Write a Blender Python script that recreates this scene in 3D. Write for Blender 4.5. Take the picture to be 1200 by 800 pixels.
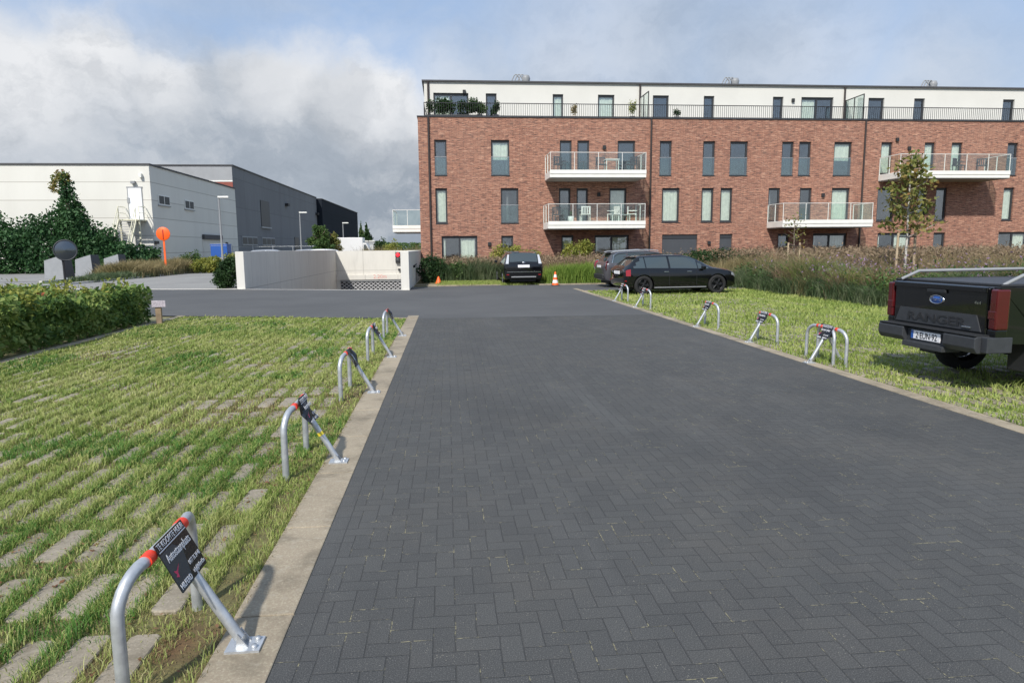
import bpy, bmesh, math, random
import numpy as np
from mathutils import Vector, Matrix
R = math.radians
random.seed(7); rng = np.random.default_rng(11)
sc = bpy.context.scene; C = sc.collection
for o in list(bpy.data.objects): bpy.data.objects.remove(o)

# ------------------------------------------------------------------ camera
CAMH, FPX, PIT, ROL, YAW = 1.65, 800.0, R(7.83), .009, R(5.3)
cd = bpy.data.cameras.new('camera'); cam = bpy.data.objects.new('camera', cd); C.objects.link(cam)
cd.sensor_width = 36; cd.lens = 24; cd.clip_start = .05; cd.clip_end = 3000
cam.matrix_world = Matrix.Translation((0, 0, CAMH)) @ Matrix.Rotation(-YAW, 4, 'Z') @ Matrix.Rotation(R(90)-PIT, 4, 'X') @ Matrix.Rotation(-ROL, 4, 'Z')
sc.camera = cam

# ------------------------------------------------------------------ light
SUN_EL, SUN_AZ = R(44), R(25)          # azimuth measured from -Y (behind the camera) towards -X
sund = Vector((-math.sin(SUN_AZ)*math.cos(SUN_EL), -math.cos(SUN_AZ)*math.cos(SUN_EL), math.sin(SUN_EL)))
sl = bpy.data.lights.new('sun', 'SUN'); sl.energy = 3.8; sl.angle = R(1.8); sl.color = (1, .955, .885)
so = bpy.data.objects.new('sun', sl); C.objects.link(so); so.rotation_euler = sund.to_track_quat('Z', 'Y').to_euler()
sc.view_settings.view_transform = 'Standard'; sc.view_settings.look = 'None'; sc.view_settings.gamma = 1
sc.view_settings.use_curve_mapping = False; sc.view_settings.exposure = .34

class N:                                # tiny node-expression helper
    def __init__(s, tree): s.t = tree; s.n = tree.nodes; s.l = tree.links
    def new(s, typ, **kw):
        n = s.n.new(typ)
        for k, v in kw.items(): setattr(n, k, v)
        return n
    def put(s, sock, v):
        if isinstance(v, bpy.types.NodeSocket): s.l.new(v, sock)
        elif v is not None: sock.default_value = v
    def m(s, op, a, b=0, c=0, clamp=False):
        n = s.new('ShaderNodeMath', operation=op, use_clamp=clamp)
        s.put(n.inputs[0], a); s.put(n.inputs[1], b); s.put(n.inputs[2], c); return n.outputs[0]
    def vm(s, op, a, b=None, out=0):
        n = s.new('ShaderNodeVectorMath', operation=op); s.put(n.inputs[0], a)
        if b is not None: s.put(n.inputs[1], b)
        return n.outputs[out]
    def mix(s, f, a, b, blend='MIX'):
        n = s.new('ShaderNodeMix', data_type='RGBA', blend_type=blend); n.clamp_factor = True
        s.put(n.inputs[0], f); s.put(n.inputs[6], a); s.put(n.inputs[7], b); return n.outputs[2]
    def noise(s, vec, scale, detail=4, rough=.55, dist=0):
        n = s.new('ShaderNodeTexNoise'); s.put(n.inputs['Vector'], vec); n.inputs['Scale'].default_value = scale
        n.inputs['Detail'].default_value = detail; n.inputs['Roughness'].default_value = rough; n.inputs['Distortion'].default_value = dist
        return n.outputs[0], n.outputs[1]
    def step(s, v, a, b):               # smoothstep
        n = s.new('ShaderNodeMapRange', interpolation_type='SMOOTHSTEP'); s.put(n.inputs[0], v)
        n.inputs[1].default_value = a; n.inputs[2].default_value = b; return n.outputs[0]
    def mapping(s, vec, scale=(1, 1, 1), rot=(0, 0, 0), loc=(0, 0, 0)):
        n = s.new('ShaderNodeMapping'); s.put(n.inputs[0], vec)
        n.inputs[1].default_value = loc; n.inputs[2].default_value = rot; n.inputs[3].default_value = scale; return n.outputs[0]
def c4(c): return (c[0], c[1], c[2], 1)

def ray(u, v):                          # photograph pixel -> world direction, used to survey positions
    a = (u-600)/FPX; b = -(v-400)/FPX
    x = a*math.cos(ROL)+b*math.sin(ROL); y = -a*math.sin(ROL)+b*math.cos(ROL)
    f = math.cos(PIT)+y*math.sin(PIT); z = -math.sin(PIT)+y*math.cos(PIT)
    return Vector((x*math.cos(YAW)+f*math.sin(YAW), -x*math.sin(YAW)+f*math.cos(YAW), z))
def G(u, v, z=0): r = ray(u, v); t = (z-CAMH)/r.z; return (r.x*t, r.y*t)
def at(u, v, Y): r = ray(u, v); t = Y/r.y; return (r.x*t, Y, CAMH+r.z*t)

# sky: Nishita with drifting cloud banks
w = bpy.data.worlds.new('World'); sc.world = w; w.use_nodes = True
n = N(w.node_tree); n.n.clear()
sky = n.new('ShaderNodeTexSky', sky_type='NISHITA'); sky.sun_disc = False
sky.sun_elevation = SUN_EL; sky.sun_rotation = math.atan2(sund.x, sund.y); sky.air_density = 1.0; sky.dust_density = 1.6; sky.ozone_density = 1.2
bg1 = n.new('ShaderNodeBackground'); n.l.new(sky.outputs[0], bg1.inputs[0]); bg1.inputs[1].default_value = .12
tc = n.new('ShaderNodeTexCoord'); D = tc.outputs['Generated']
_, wc = n.noise(D, 3.2, 7, .6)
warp = n.vm('SCALE', n.vm('SUBTRACT', wc, (.5, .5, .5))); warp.node.inputs[3].default_value = .13
_, wc2 = n.noise(D, 8, 9, .66)
warp2 = n.vm('SCALE', n.vm('SUBTRACT', wc2, (.5, .5, .5))); warp2.node.inputs[3].default_value = .08
DW = n.vm('ADD', n.vm('ADD', D, warp), warp2)
def blob(u, v, r, soft=.35):
    c = ray(u, v).normalized()
    d = n.vm('DISTANCE', DW, tuple(c), out=1)
    return n.m('SUBTRACT', 1, n.step(d, r*(1-soft), r*(1+soft)))
def mx(*a):
    o = a[0]
    for b in a[1:]: o = n.m('MAXIMUM', o, b)
    return o
sep = n.new('ShaderNodeSeparateXYZ'); n.l.new(D, sep.inputs[0])
el = sep.outputs[2]
f1, _ = n.noise(n.mapping(D, (1.2, 1.2, 3.0), rot=(0, 0, .4)), 2.6, 8, .6, .3)
veil = n.step(f1, .36, .66)                                   # thin high streaks
bank = mx(blob(105, 120, .115, .3), blob(190, 165, .13, .3), blob(300, 190, .165, .25), blob(425, 165, .115, .25), blob(80, 240, .20), blob(480, 260, .2), blob(200, 270, .25), blob(-60, 140, .16, .3),
          n.m('MULTIPLY', mx(blob(760, 65, .15, .9), blob(900, 80, .12, .9), blob(660, 100, .13, .9), blob(1100, 115, .10, .9), blob(560, 140, .12, .5)), .72))
low = n.m('SUBTRACT', 1, n.step(el, .02, .22))
cov = n.m('MAXIMUM', n.m('MAXIMUM', n.m('MULTIPLY', veil, .42), bank), low)
dark = mx(blob(470, 235, .13, .7), n.m('MULTIPLY', blob(392, 122, .055, .55), .95), n.m('MULTIPLY', blob(318, 98, .05, .55), .75), n.m('MULTIPLY', blob(205, 125, .06, .6), .6), n.m('MULTIPLY', blob(210, 140, .10, .8), .45), n.m('MULTIPLY', blob(330, 215, .17, .8), .7),
          n.m('MULTIPLY', blob(100, 165, .12, .8), .45), n.m('MULTIPLY', blob(700, 60, .10, .9), .38), n.m('MULTIPLY', blob(860, 65, .08, .9), .28))
f2, _ = n.noise(n.vm('ADD', D, warp), 5.5, 7, .6)
dk = n.m('MULTIPLY', n.m('ADD', n.m('MULTIPLY', dark, .72), n.m('MULTIPLY', n.step(f2, .42, .78), .16)), 1, clamp=True)
bright = mx(blob(105, 62, .075, .8), blob(20, 90, .09, .8), blob(440, 98, .07, .7), blob(345, 85, .06, .8), blob(400, 85, .06, .8), blob(490, 120, .06, .8), blob(200, 90, .05, .9), n.m('MULTIPLY', blob(680, 60, .08, .9), .6), n.m('MULTIPLY', blob(980, 90, .08, .9), .5))
ccol = n.mix(dk, (.60, .66, .745, 1), (.25, .30, .365, 1))
ccol = n.mix(n.m('MULTIPLY', bright, n.m('SUBTRACT', 1, n.m('MULTIPLY', dk, .6))), ccol, (.95, .96, .98, 1))
big1 = n.noise(n.mapping(DW, (1, 1, 1.6)), 5.0, 9, .64)[0]
sh_ = n.vm('ADD', n.mapping(DW, (1, 1, 1.6)), (-.020, -.012, .045)); big2 = n.noise(sh_, 5.0, 9, .64)[0]
lit = n.m('ADD', n.m('MULTIPLY', n.m('SUBTRACT', big1, big2), 3.4), .5, clamp=True)
edge_ = n.m('MULTIPLY', n.m('SUBTRACT', cov, dk), 1, clamp=True)
ccol = n.mix(n.m('MULTIPLY', n.m('SUBTRACT', lit, .5, clamp=True), .65), ccol, (.86, .88, .91, 1))
ccol = n.mix(n.m('MULTIPLY', n.m('SUBTRACT', .5, lit, clamp=True), .5), ccol, (.20, .25, .32, 1))
bg2 = n.new('ShaderNodeBackground'); n.l.new(ccol, bg2.inputs[0]); bg2.inputs[1].default_value = .74
bg3 = n.new('ShaderNodeBackground'); bg3.inputs[0].default_value = (.38, .54, .82, 1); bg3.inputs[1].default_value = .80   # haze that pales the blue
mh = n.new('ShaderNodeMixShader'); mh.inputs[0].default_value = .72; n.l.new(bg1.outputs[0], mh.inputs[1]); n.l.new(bg3.outputs[0], mh.inputs[2])
ms = n.new('ShaderNodeMixShader'); n.l.new(cov, ms.inputs[0]); n.l.new(mh.outputs[0], ms.inputs[1]); n.l.new(bg2.outputs[0], ms.inputs[2])
wo = n.new('ShaderNodeOutputWorld'); n.l.new(ms.outputs[0], wo.inputs[0])

# ------------------------------------------------------------------ materials
M = {}
def base(name):
    m = bpy.data.materials.new(name); m.use_nodes = True; nn = N(m.node_tree)
    b = m.node_tree.nodes['Principled BSDF']; M[name] = m; return m, nn, b
def bump(nn, b, h, strength=.3, dist=.01):
    bn = nn.new('ShaderNodeBump'); bn.inputs['Strength'].default_value = strength; bn.inputs['Distance'].default_value = dist
    nn.put(bn.inputs['Height'], h); nn.l.new(bn.outputs[0], b.inputs['Normal'])
def simple(name, col, rough=.6, metal=0, var=.12, scale=4, bmp=0, coat=0, spec=None):
    m, nn, b = base(name); t = nn.new('ShaderNodeTexCoord')
    f, _ = nn.noise(t.outputs['Object'], scale, 5, .6)
    f = nn.step(f, .25, .75)
    lo = tuple(x*(1-var) for x in col)+(1,); hi = tuple(min(1, x*(1+var)) for x in col)+(1,)
    nn.put(b.inputs['Base Color'], nn.mix(f, lo, hi))
    b.inputs['Roughness'].default_value = rough; b.inputs['Metallic'].default_value = metal
    if coat: b.inputs['Coat Weight'].default_value = coat; b.inputs['Coat Roughness'].default_value = .04
    if spec is not None: b.inputs['Specular IOR Level'].default_value = spec
    if bmp: bump(nn, b, nn.noise(t.outputs['Object'], scale*12, 4)[0], bmp, .004)
    return m
def objc(nn): return nn.new('ShaderNodeTexCoord').outputs['Object']

simple('dark_frame', (.035, .038, .043), .45, var=.05)
simple('shutter', (.060, .066, .075), .5, var=.06)
simple('white_metal', (.72, .72, .68), .4, var=.05)
simple('balcony_white', (.78, .77, .72), .55, var=.05, scale=2)
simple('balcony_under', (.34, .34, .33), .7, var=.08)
simple('render_cream', (.62, .61, .565), .85, var=.035, scale=.6)
simple('black_metal', (.02, .02, .022), .45, var=.05)
simple('roof_dark', (.06, .06, .065), .7)
simple('brown_pipe', (.035, .026, .024), .5)
simple('galvanised', (.50, .52, .54), .42, .55, var=.16, scale=22, bmp=.05)
simple('red_tape', (.72, .05, .02), .5, var=.1, scale=20)
simple('sign_black', (.012, .014, .018), .22, var=.2, scale=9)
simple('sign_grey', (.045, .058, .07), .25, var=.1)
simple('white_print', (.8, .8, .82), .4, var=.02)
simple('pink_print', (.62, .04, .12), .4, var=.02)
simple('black_paint', (.004, .0045, .0055), .12, 0, var=.1, coat=.8, spec=.3)
simple('grey_paint', (.085, .082, .092), .28, .3, var=.05, coat=.6)
simple('white_paint', (.70, .70, .70), .3, var=.02, coat=.4)
simple('silver_paint', (.42, .43, .45), .3, .5, var=.02, coat=.4)
simple('red_paint', (.28, .012, .012), .3, 0, var=.02, coat=.4)
simple('blue_paint', (.02, .09, .35), .4, 0, var=.05)
simple('trim_black', (.018, .019, .021), .6, var=.15, scale=15)
simple('trim_grey', (.035, .038, .043), .55, var=.12, scale=15)
simple('tyre', (.014, .014, .015), .85, var=.2, scale=20)
simple('rim_dark', (.03, .03, .033), .35, .6)
simple('rim_silver', (.35, .36, .38), .35, .8)
simple('chrome', (.62, .63, .65), .16, 1, var=.02)
simple('orange_plastic', (.85, .13, .02), .5, var=.06)
simple('orange_sign', (.95, .12, .01), .45, var=.04)
simple('white_plastic', (.72, .72, .70), .5, var=.06)
simple('wood', (.26, .19, .12), .8, var=.25, scale=7)
simple('stake_wood', (.42, .33, .22), .8, var=.18, scale=6)
simple('bark', (.20, .16, .12), .9, var=.3, scale=9)
simple('white_bark', (.48, .46, .42), .9, var=.2, scale=9)
simple('plaque', (.42, .38, .42), .6, var=.3, scale=30)
simple('bin_grey', (.25, .26, .27), .5, var=.06)
simple('bin_dark', (.05, .053, .058), .5, var=.06)
simple('stair_metal', (.60, .58, .44), .5, var=.08)
simple('yellow_tape', (.75, .6, .05), .5)
simple('planter', (.12, .12, .12), .7)
simple('terracotta', (.55, .5, .45), .7)
simple('rattan', (.06, .06, .065), .7, var=.2, scale=20)
simple('curtain', (.68, .70, .62), .9, var=.12, scale=5)
simple('room', (.16, .16, .165), .9)
simple('warehouse_red', (.25, .075, .055), .8, var=.06, scale=1)
simple('door_white', (.85, .87, .90), .45, var=.02)
simple('ash_grey', (.30, .31, .32), .7, var=.06, scale=1)
simple('tail_dark', (.07, .006, .008), .2, coat=.4)
simple('dark_glass', (.02, .022, .025), .5)
simple('faint_red', (.75, .38, .33), .8)
simple('purple_flower', (.26, .17, .29), .8, var=.3, scale=9)

def glassy(name, tint, alpha, rough=.02, fres=1.45, boost=.0):
    m, nn, b = base(name); nn.n.remove(b)
    tr = nn.new('ShaderNodeBsdfTransparent'); tr.inputs[0].default_value = c4(tint)
    gl = nn.new('ShaderNodeBsdfGlossy'); gl.inputs['Roughness'].default_value = rough; gl.inputs[0].default_value = (1, 1, 1, 1)
    lw = nn.new('ShaderNodeLayerWeight'); lw.inputs[0].default_value = .5
    f = nn.m('ADD', nn.m('MULTIPLY', nn.m('POWER', lw.outputs['Facing'], 3.5), .8), boost+.02, clamp=True)
    mxs = nn.new('ShaderNodeMixShader'); nn.put(mxs.inputs[0], f); nn.l.new(tr.outputs[0], mxs.inputs[1]); nn.l.new(gl.outputs[0], mxs.inputs[2])
    out = [q for q in nn.n if q.type == 'OUTPUT_MATERIAL'][0]; nn.l.new(mxs.outputs[0], out.inputs[0]); return m
glassy('window_glass', (.94, .97, .95), 0, boost=.13)
glassy('rail_glass', (.90, .95, .93), 0, boost=.04)
glassy('guard_glass', (.84, .91, .89), 0, boost=.12)
m, nn, b = base('car_glass'); b.inputs['Base Color'].default_value = (.035, .048, .048, 1); b.inputs['Roughness'].default_value = .03; b.inputs['IOR'].default_value = 2.1
m, nn, b = base('tail_red'); b.inputs['Base Color'].default_value = (.26, .010, .016, 1); b.inputs['Roughness'].default_value = .12; b.inputs['Coat Weight'].default_value = .5
m, nn, b = base('lamp_clear'); b.inputs['Base Color'].default_value = (.62, .64, .66, 1); b.inputs['Roughness'].default_value = .12; b.inputs['Metallic'].default_value = .3
m, nn, b = base('lamp_red_lit'); b.inputs['Base Color'].default_value = (.6, .01, .02, 1); b.inputs['Emission Color'].default_value = (1, .03, .05, 1); b.inputs['Emission Strength'].default_value = 1.0
m, nn, b = base('mirror'); b.inputs['Base Color'].default_value = (.14, .16, .18, 1); b.inputs['Metallic'].default_value = .9; b.inputs['Roughness'].default_value = .18

# brick facade
m, nn, b = base('brick'); o = objc(nn); sp = nn.new('ShaderNodeSeparateXYZ'); nn.l.new(o, sp.inputs[0])
cb = nn.new('ShaderNodeCombineXYZ'); nn.put(cb.inputs[0], nn.m('ADD', sp.outputs[0], sp.outputs[1])); nn.put(cb.inputs[1], sp.outputs[2]); V = cb.outputs[0]
jit, _ = nn.noise(V, 3.0, 3); 
Vj = nn.vm('ADD', V, nn.vm('SCALE', nn.vm('SUBTRACT', nn.noise(V, 7, 3)[1], (.5, .5, .5)))); Vj.node.inputs[1].links[0].from_node.inputs[3].default_value = .018
bt = nn.new('ShaderNodeTexBrick'); nn.put(bt.inputs['Vector'], Vj); bt.offset = .37; bt.inputs['Scale'].default_value = 1
bt.inputs['Brick Width'].default_value = .40; bt.inputs['Row Height'].default_value = .062; bt.inputs['Mortar Size'].default_value = .011; bt.inputs['Mortar Smooth'].default_value = .3; bt.inputs['Bias'].default_value = -.1
bt.inputs['Color1'].default_value = (.50, .240, .155, 1); bt.inputs['Color2'].default_value = (.34, .150, .100, 1); bt.inputs['Mortar'].default_value = (.13, .082, .068, 1)
s1, _ = nn.noise(nn.mapping(V, (3.0, 19, 1)), 1.0, 6, .7, .2)
s2, _ = nn.noise(nn.mapping(V, (2.2, 15, 1), loc=(7, 3, 0)), 1.0, 7, .75, .3)
s3, _ = nn.noise(V, .35, 3)
col = nn.mix(nn.m('MULTIPLY', nn.step(s1, .50, .60), .88), bt.outputs[0], (.085, .050, .046, 1))
col = nn.mix(nn.m('MULTIPLY', nn.step(s2, .52, .62), .72), col, (.62, .37, .26, 1))
col = nn.mix(nn.m('MULTIPLY', nn.step(s3, .3, .8), .15), col, (.40, .25, .19, 1))
nn.put(b.inputs['Base Color'], col); b.inputs['Roughness'].default_value = .9
bump(nn, b, nn.m('ADD', nn.m('MULTIPLY', bt.outputs['Fac'], -.8), s1), .7, .02)

# road pavers
m, nn, b = base('pavers'); o = objc(nn)
jt = nn.vm('SCALE', nn.vm('SUBTRACT', nn.noise(o, 9, 2)[1], (.5, .5, .5))); jt.node.inputs[3].default_value = .010
oj = nn.vm('SCALE', nn.vm('ADD', o, jt)); oj.node.inputs[3].default_value = 1/.094
sp = nn.new('ShaderNodeSeparateXYZ'); nn.l.new(oj, sp.inputs[0]); X_, Y_ = sp.outputs[0], sp.outputs[1]
ix, iy = nn.m('FLOOR', X_), nn.m('FLOOR', Y_); fx, fy = nn.m('SUBTRACT', X_, ix), nn.m('SUBTRACT', Y_, iy)
kk = nn.m('FLOORED_MODULO', nn.m('SUBTRACT', ix, iy), 4); eq = lambda q: nn.m('COMPARE', kk, q, .1)
k0, k1, k2, k3 = eq(0), eq(1), eq(2), eq(3)
dj = nn.m('MINIMUM', nn.m('MINIMUM', nn.m('ADD', fx, k1), nn.m('ADD', nn.m('SUBTRACT', 1, fx), k0)), nn.m('MINIMUM', nn.m('ADD', fy, k2), nn.m('ADD', nn.m('SUBTRACT', 1, fy), k3)))
edge0 = nn.m('LESS_THAN', X_, -6.68)                       # soldier course along the left kerb
bid = nn.new('ShaderNodeCombineXYZ'); nn.put(bid.inputs[0], nn.m('SUBTRACT', ix, k1)); nn.put(bid.inputs[1], nn.m('SUBTRACT', iy, k2))
wn = nn.new('ShaderNodeTexWhiteNoise'); nn.l.new(bid.outputs[0], wn.inputs['Vector'])
YE = nn.m('MULTIPLY', Y_, .5); fye = nn.m('SUBTRACT', YE, nn.m('FLOOR', YE)); dse = nn.m('MULTIPLY', nn.m('MINIMUM', fye, nn.m('SUBTRACT', 1, fye)), 2)
dse = nn.m('MINIMUM', dse, nn.m('ABSOLUTE', nn.m('SUBTRACT', X_, -6.71)))
dj = nn.m('ADD', nn.m('MULTIPLY', dj, nn.m('SUBTRACT', 1, edge0)), nn.m('MULTIPLY', dse, edge0))
joint = nn.m('SUBTRACT', 1, nn.step(dj, .012, .045))
c = nn.mix(wn.outputs[0], (.056, .057, .056, 1), (.068, .069, .067, 1))
f, _ = nn.noise(o, .9, 6, .65); c = nn.mix(nn.m('MULTIPLY', nn.step(f, .45, .72), .55), c, (.088, .083, .074, 1))
f, _ = nn.noise(nn.mapping(o, (1, .14, 1)), 1.5, 4, .6); c = nn.mix(nn.m('MULTIPLY', nn.step(f, .50, .72), .35), c, (.105, .106, .104, 1))
f, _ = nn.noise(nn.mapping(o, (1, .5, 1), loc=(9, 2, 0)), .5, 4, .6); c = nn.mix(nn.m('MULTIPLY', nn.step(f, .50, .68), .40), c, (.030, .032, .034, 1))
f, _ = nn.noise(o, 190, 3, .75); c = nn.mix(nn.m('MULTIPLY', nn.step(f, .50, .68), .62), c, (.190, .188, .178, 1)); c = nn.mix(nn.m('MULTIPLY', nn.step(f, .48, .32), .5), c, (.022, .023, .024, 1))
vo = nn.new('ShaderNodeTexVoronoi'); nn.put(vo.inputs['Vector'], o); vo.inputs['Scale'].default_value = 75
g1 = nn.m('LESS_THAN', vo.outputs['Distance'], .13); g2, _ = nn.noise(o, 6, 4); c = nn.mix(nn.m('MULTIPLY', g1, nn.step(g2, .50, .64)), c, (.32, .30, .24, 1))
st_, _ = nn.noise(o, 1.7, 3, .5); c = nn.mix(nn.m('MULTIPLY', nn.step(st_, .68, .74), .45), c, (.026, .026, .026, 1))
js, _ = nn.noise(o, 3.4, 5, .7, .3); jd, _ = nn.noise(o, 45, 2)
c = nn.mix(nn.m('MULTIPLY', joint, .42), c, (.026, .027, .026, 1))
c = nn.mix(nn.m('MULTIPLY', nn.m('MULTIPLY', joint, nn.step(js, .54, .62)), nn.step(jd, .42, .55)), c, (.27, .245, .15, 1))
nn.put(b.inputs['Base Color'], c); b.inputs['Roughness'].default_value = .82; b.inputs['Specular IOR Level'].default_value = .35
hb = nn.m('ADD', nn.m('MULTIPLY', joint, -1), nn.m('MULTIPLY', nn.noise(o, 150, 3)[0], .8)); hb = nn.m('ADD', hb, nn.m('MULTIPLY', wn.outputs[0], .35))
bump(nn, b, hb, .7, .004)
# asphalt
def asphalt(name, ca, cb_, rough=.85):
    m, nn, b = base(name); o = objc(nn)
    f, _ = nn.noise(o, .35, 5, .6); c = nn.mix(nn.step(f, .3, .7), c4(ca), c4(cb_))
    f, _ = nn.noise(nn.mapping(o, (.3, 2.2, 1)), 1.0, 4, .6); c = nn.mix(nn.m('MULTIPLY', nn.step(f, .5, .75), .25), c, c4(tuple(x*1.25 for x in cb_)))
    f, _ = nn.noise(o, 90, 3, .7); c = nn.mix(nn.m('MULTIPLY', nn.step(f, .45, .75), .35), c, c4(tuple(min(.6, x*2.0) for x in cb_)))
    nn.put(b.inputs['Base Color'], c); b.inputs['Roughness'].default_value = rough; bump(nn, b, nn.noise(o, 110, 3)[0], .35, .004)
asphalt('asphalt', (.066, .067, .067), (.086, .087, .086))
asphalt('street_concrete', (.20, .195, .185), (.25, .245, .23))
asphalt('kerb_concrete', (.245, .20, .142), (.345, .285, .205))
asphalt('paver_stone', (.20, .172, .128), (.30, .26, .20))
for nm in ('kerb_concrete', 'paver_stone'):
    m = M[nm]; nn = N(m.node_tree); b = m.node_tree.nodes['Principled BSDF']; o = objc(nn); src = b.inputs['Base Color'].links[0].from_socket
    f, _ = nn.noise(o, 2.3, 6, .7, .4); c = nn.mix(nn.m('MULTIPLY', nn.step(f, .46, .66), .60), src, (.125, .105, .072, 1))
    f, _ = nn.noise(o, 14, 5, .7); c = nn.mix(nn.m('MULTIPLY', nn.step(f, .52, .68), .45), c, (.36, .32, .25, 1)); nn.put(b.inputs['Base Color'], c)
asphalt('light_kerb', (.50, .48, .44), (.58, .56, .52))
m, nn, b = base('soil'); o = objc(nn)
f, _ = nn.noise(o, 9, 6, .65); c = nn.mix(nn.step(f, .3, .7), (.10, .085, .035, 1), (.17, .16, .06, 1))
f, _ = nn.noise(o, 1.3, 3); c = nn.mix(nn.m('MULTIPLY', nn.step(f, .5, .72), .75), c, (.11, .045, .025, 1)); nn.put(b.inputs['Base Color'], c); b.inputs['Roughness'].default_value = 1
bump(nn, b, nn.noise(o, 60, 4)[0], .6, .02)
m, nn, b = base('turf'); o = objc(nn)
f, _ = nn.noise(o, 1.5, 6, .65); c = nn.mix(nn.step(f, .3, .7), (.085, .14, .03, 1), (.16, .21, .06, 1)); nn.put(b.inputs['Base Color'], c); b.inputs['Roughness'].default_value = 1
m, nn, b = base('field'); o = objc(nn)
f, _ = nn.noise(o, .05, 6, .65); c = nn.mix(nn.step(f, .3, .7), (.16, .17, .08, 1), (.24, .20, .11, 1)); nn.put(b.inputs['Base Color'], c); b.inputs['Roughness'].default_value = 1
# in-situ concrete
m, nn, b = base('concrete'); o = objc(nn); sp = nn.new('ShaderNodeSeparateXYZ'); nn.l.new(o, sp.inputs[0])
cb = nn.new('ShaderNodeCombineXYZ'); nn.put(cb.inputs[0], nn.m('ADD', sp.outputs[0], sp.outputs[1])); nn.put(cb.inputs[1], sp.outputs[2]); V = cb.outputs[0]
bt = nn.new('ShaderNodeTexBrick'); nn.put(bt.inputs['Vector'], V); bt.offset = 0; bt.inputs['Scale'].default_value = 1; bt.inputs['Brick Width'].default_value = 2.5; bt.inputs['Row Height'].default_value = 2.6; bt.inputs['Mortar Size'].default_value = .012
bt.inputs['Color1'].default_value = (.66, .645, .59, 1); bt.inputs['Color2'].default_value = (.63, .61, .56, 1); bt.inputs['Mortar'].default_value = (.33, .32, .29, 1)
f, _ = nn.noise(nn.mapping(V, (3, .5, 1)), 1, 6, .65); c = nn.mix(nn.m('MULTIPLY', nn.step(f, .4, .8), .4), bt.outputs[0], (.44, .43, .39, 1)); nn.put(b.inputs['Base Color'], c); b.inputs['Roughness'].default_value = .85
bump(nn, b, nn.noise(o, 40, 4)[0], .15, .01)
# garage grille: pale rhombic lattice over a dark void
m, nn, b = base('grille'); o = objc(nn); mp = nn.mapping(o, (1, 1, 1))
sp = nn.new('ShaderNodeSeparateXYZ'); nn.l.new(mp, sp.inputs[0])
a1 = nn.m('PINGPONG', nn.m('ADD', sp.outputs[0], nn.m('MULTIPLY', sp.outputs[2], 1.3)), .17); a2 = nn.m('PINGPONG', nn.m('SUBTRACT', sp.outputs[0], nn.m('MULTIPLY', sp.outputs[2], 1.3)), .17)
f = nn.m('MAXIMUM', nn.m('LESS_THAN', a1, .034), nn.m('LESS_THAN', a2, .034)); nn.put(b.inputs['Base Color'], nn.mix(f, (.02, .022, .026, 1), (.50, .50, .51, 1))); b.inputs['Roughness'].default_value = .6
# cladding in horizontal panels
def cladding(name, ca, cb_, line, row, width=60, streak=.15):
    m, nn, b = base(name); o = objc(nn); sp = nn.new('ShaderNodeSeparateXYZ'); nn.l.new(o, sp.inputs[0])
    cb = nn.new('ShaderNodeCombineXYZ'); nn.put(cb.inputs[0], nn.m('ADD', sp.outputs[0], sp.outputs[1])); nn.put(cb.inputs[1], sp.outputs[2]); V = cb.outputs[0]
    bt = nn.new('ShaderNodeTexBrick'); nn.put(bt.inputs['Vector'], V); bt.offset = 0; bt.inputs['Scale'].default_value = 1; bt.inputs['Brick Width'].default_value = width; bt.inputs['Row Height'].default_value = row; bt.inputs['Mortar Size'].default_value = .03
    bt.inputs['Color1'].default_value = c4(ca); bt.inputs['Color2'].default_value = c4(cb_); bt.inputs['Mortar'].default_value = c4(line)
    f, _ = nn.noise(nn.mapping(V, (.5, .12, 1)), 1, 5, .6); nn.put(b.inputs['Base Color'], nn.mix(nn.m('MULTIPLY', nn.step(f, .4, .7), streak), bt.outputs[0], c4(line))); b.inputs['Roughness'].default_value = .95; b.inputs['Specular IOR Level'].default_value = .12
cladding('clad_white', (.66, .65, .60), (.69, .68, .63), (.42, .40, .36), 1.45)
cladding('clad_dark', (.19, .196, .206), (.205, .212, .222), (.14, .142, .152), 3.3, 9, .3)
cladding('clad_black', (.016, .021, .028), (.020, .025, .033), (.012, .015, .02), 2.2, 40)

def leafmat(name, cols, rough=.6, trans=.3, nscale=1.5):
    m, nn, b = base(name); o = objc(nn); g = nn.new('ShaderNodeNewGeometry'); rp = nn.new('ShaderNodeValToRGB')
    cr = rp.color_ramp; cr.interpolation = 'LINEAR'
    while len(cr.elements) > 1: cr.elements.remove(cr.elements[-1])
    for i, c in enumerate(cols):
        e = cr.elements[0] if i == 0 else cr.elements.new(i/(len(cols)-1)); e.position = i/max(1, len(cols)-1); e.color = c4(c)
    f, _ = nn.noise(o, nscale, 4, .6)
    v = nn.m('ADD', nn.m('MULTIPLY', g.outputs['Random Per Island'], .55), nn.m('MULTIPLY', nn.step(f, .3, .7), .45))
    nn.l.new(v, rp.inputs[0]); nn.put(b.inputs['Base Color'], rp.outputs[0]); b.inputs['Roughness'].default_value = rough; b.inputs['Specular IOR Level'].default_value = .3
    t = nn.new('ShaderNodeBsdfTranslucent'); nn.l.new(rp.outputs[0], t.inputs[0]); mxs = nn.new('ShaderNodeMixShader'); mxs.inputs[0].default_value = trans
    out = [q for q in nn.n if q.type == 'OUTPUT_MATERIAL'][0]; nn.l.new(b.outputs[0], mxs.inputs[1]); nn.l.new(t.outputs[0], mxs.inputs[2]); nn.l.new(mxs.outputs[0], out.inputs[0])
leafmat('grass_left', [(.12, .205, .04), (.215, .30, .065), (.325, .38, .11), (.425, .445, .165), (.50, .47, .25)], nscale=.9)
leafmat('grass_lush', [(.06, .16, .03), (.10, .22, .04), (.17, .29, .06)], nscale=2)
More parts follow.
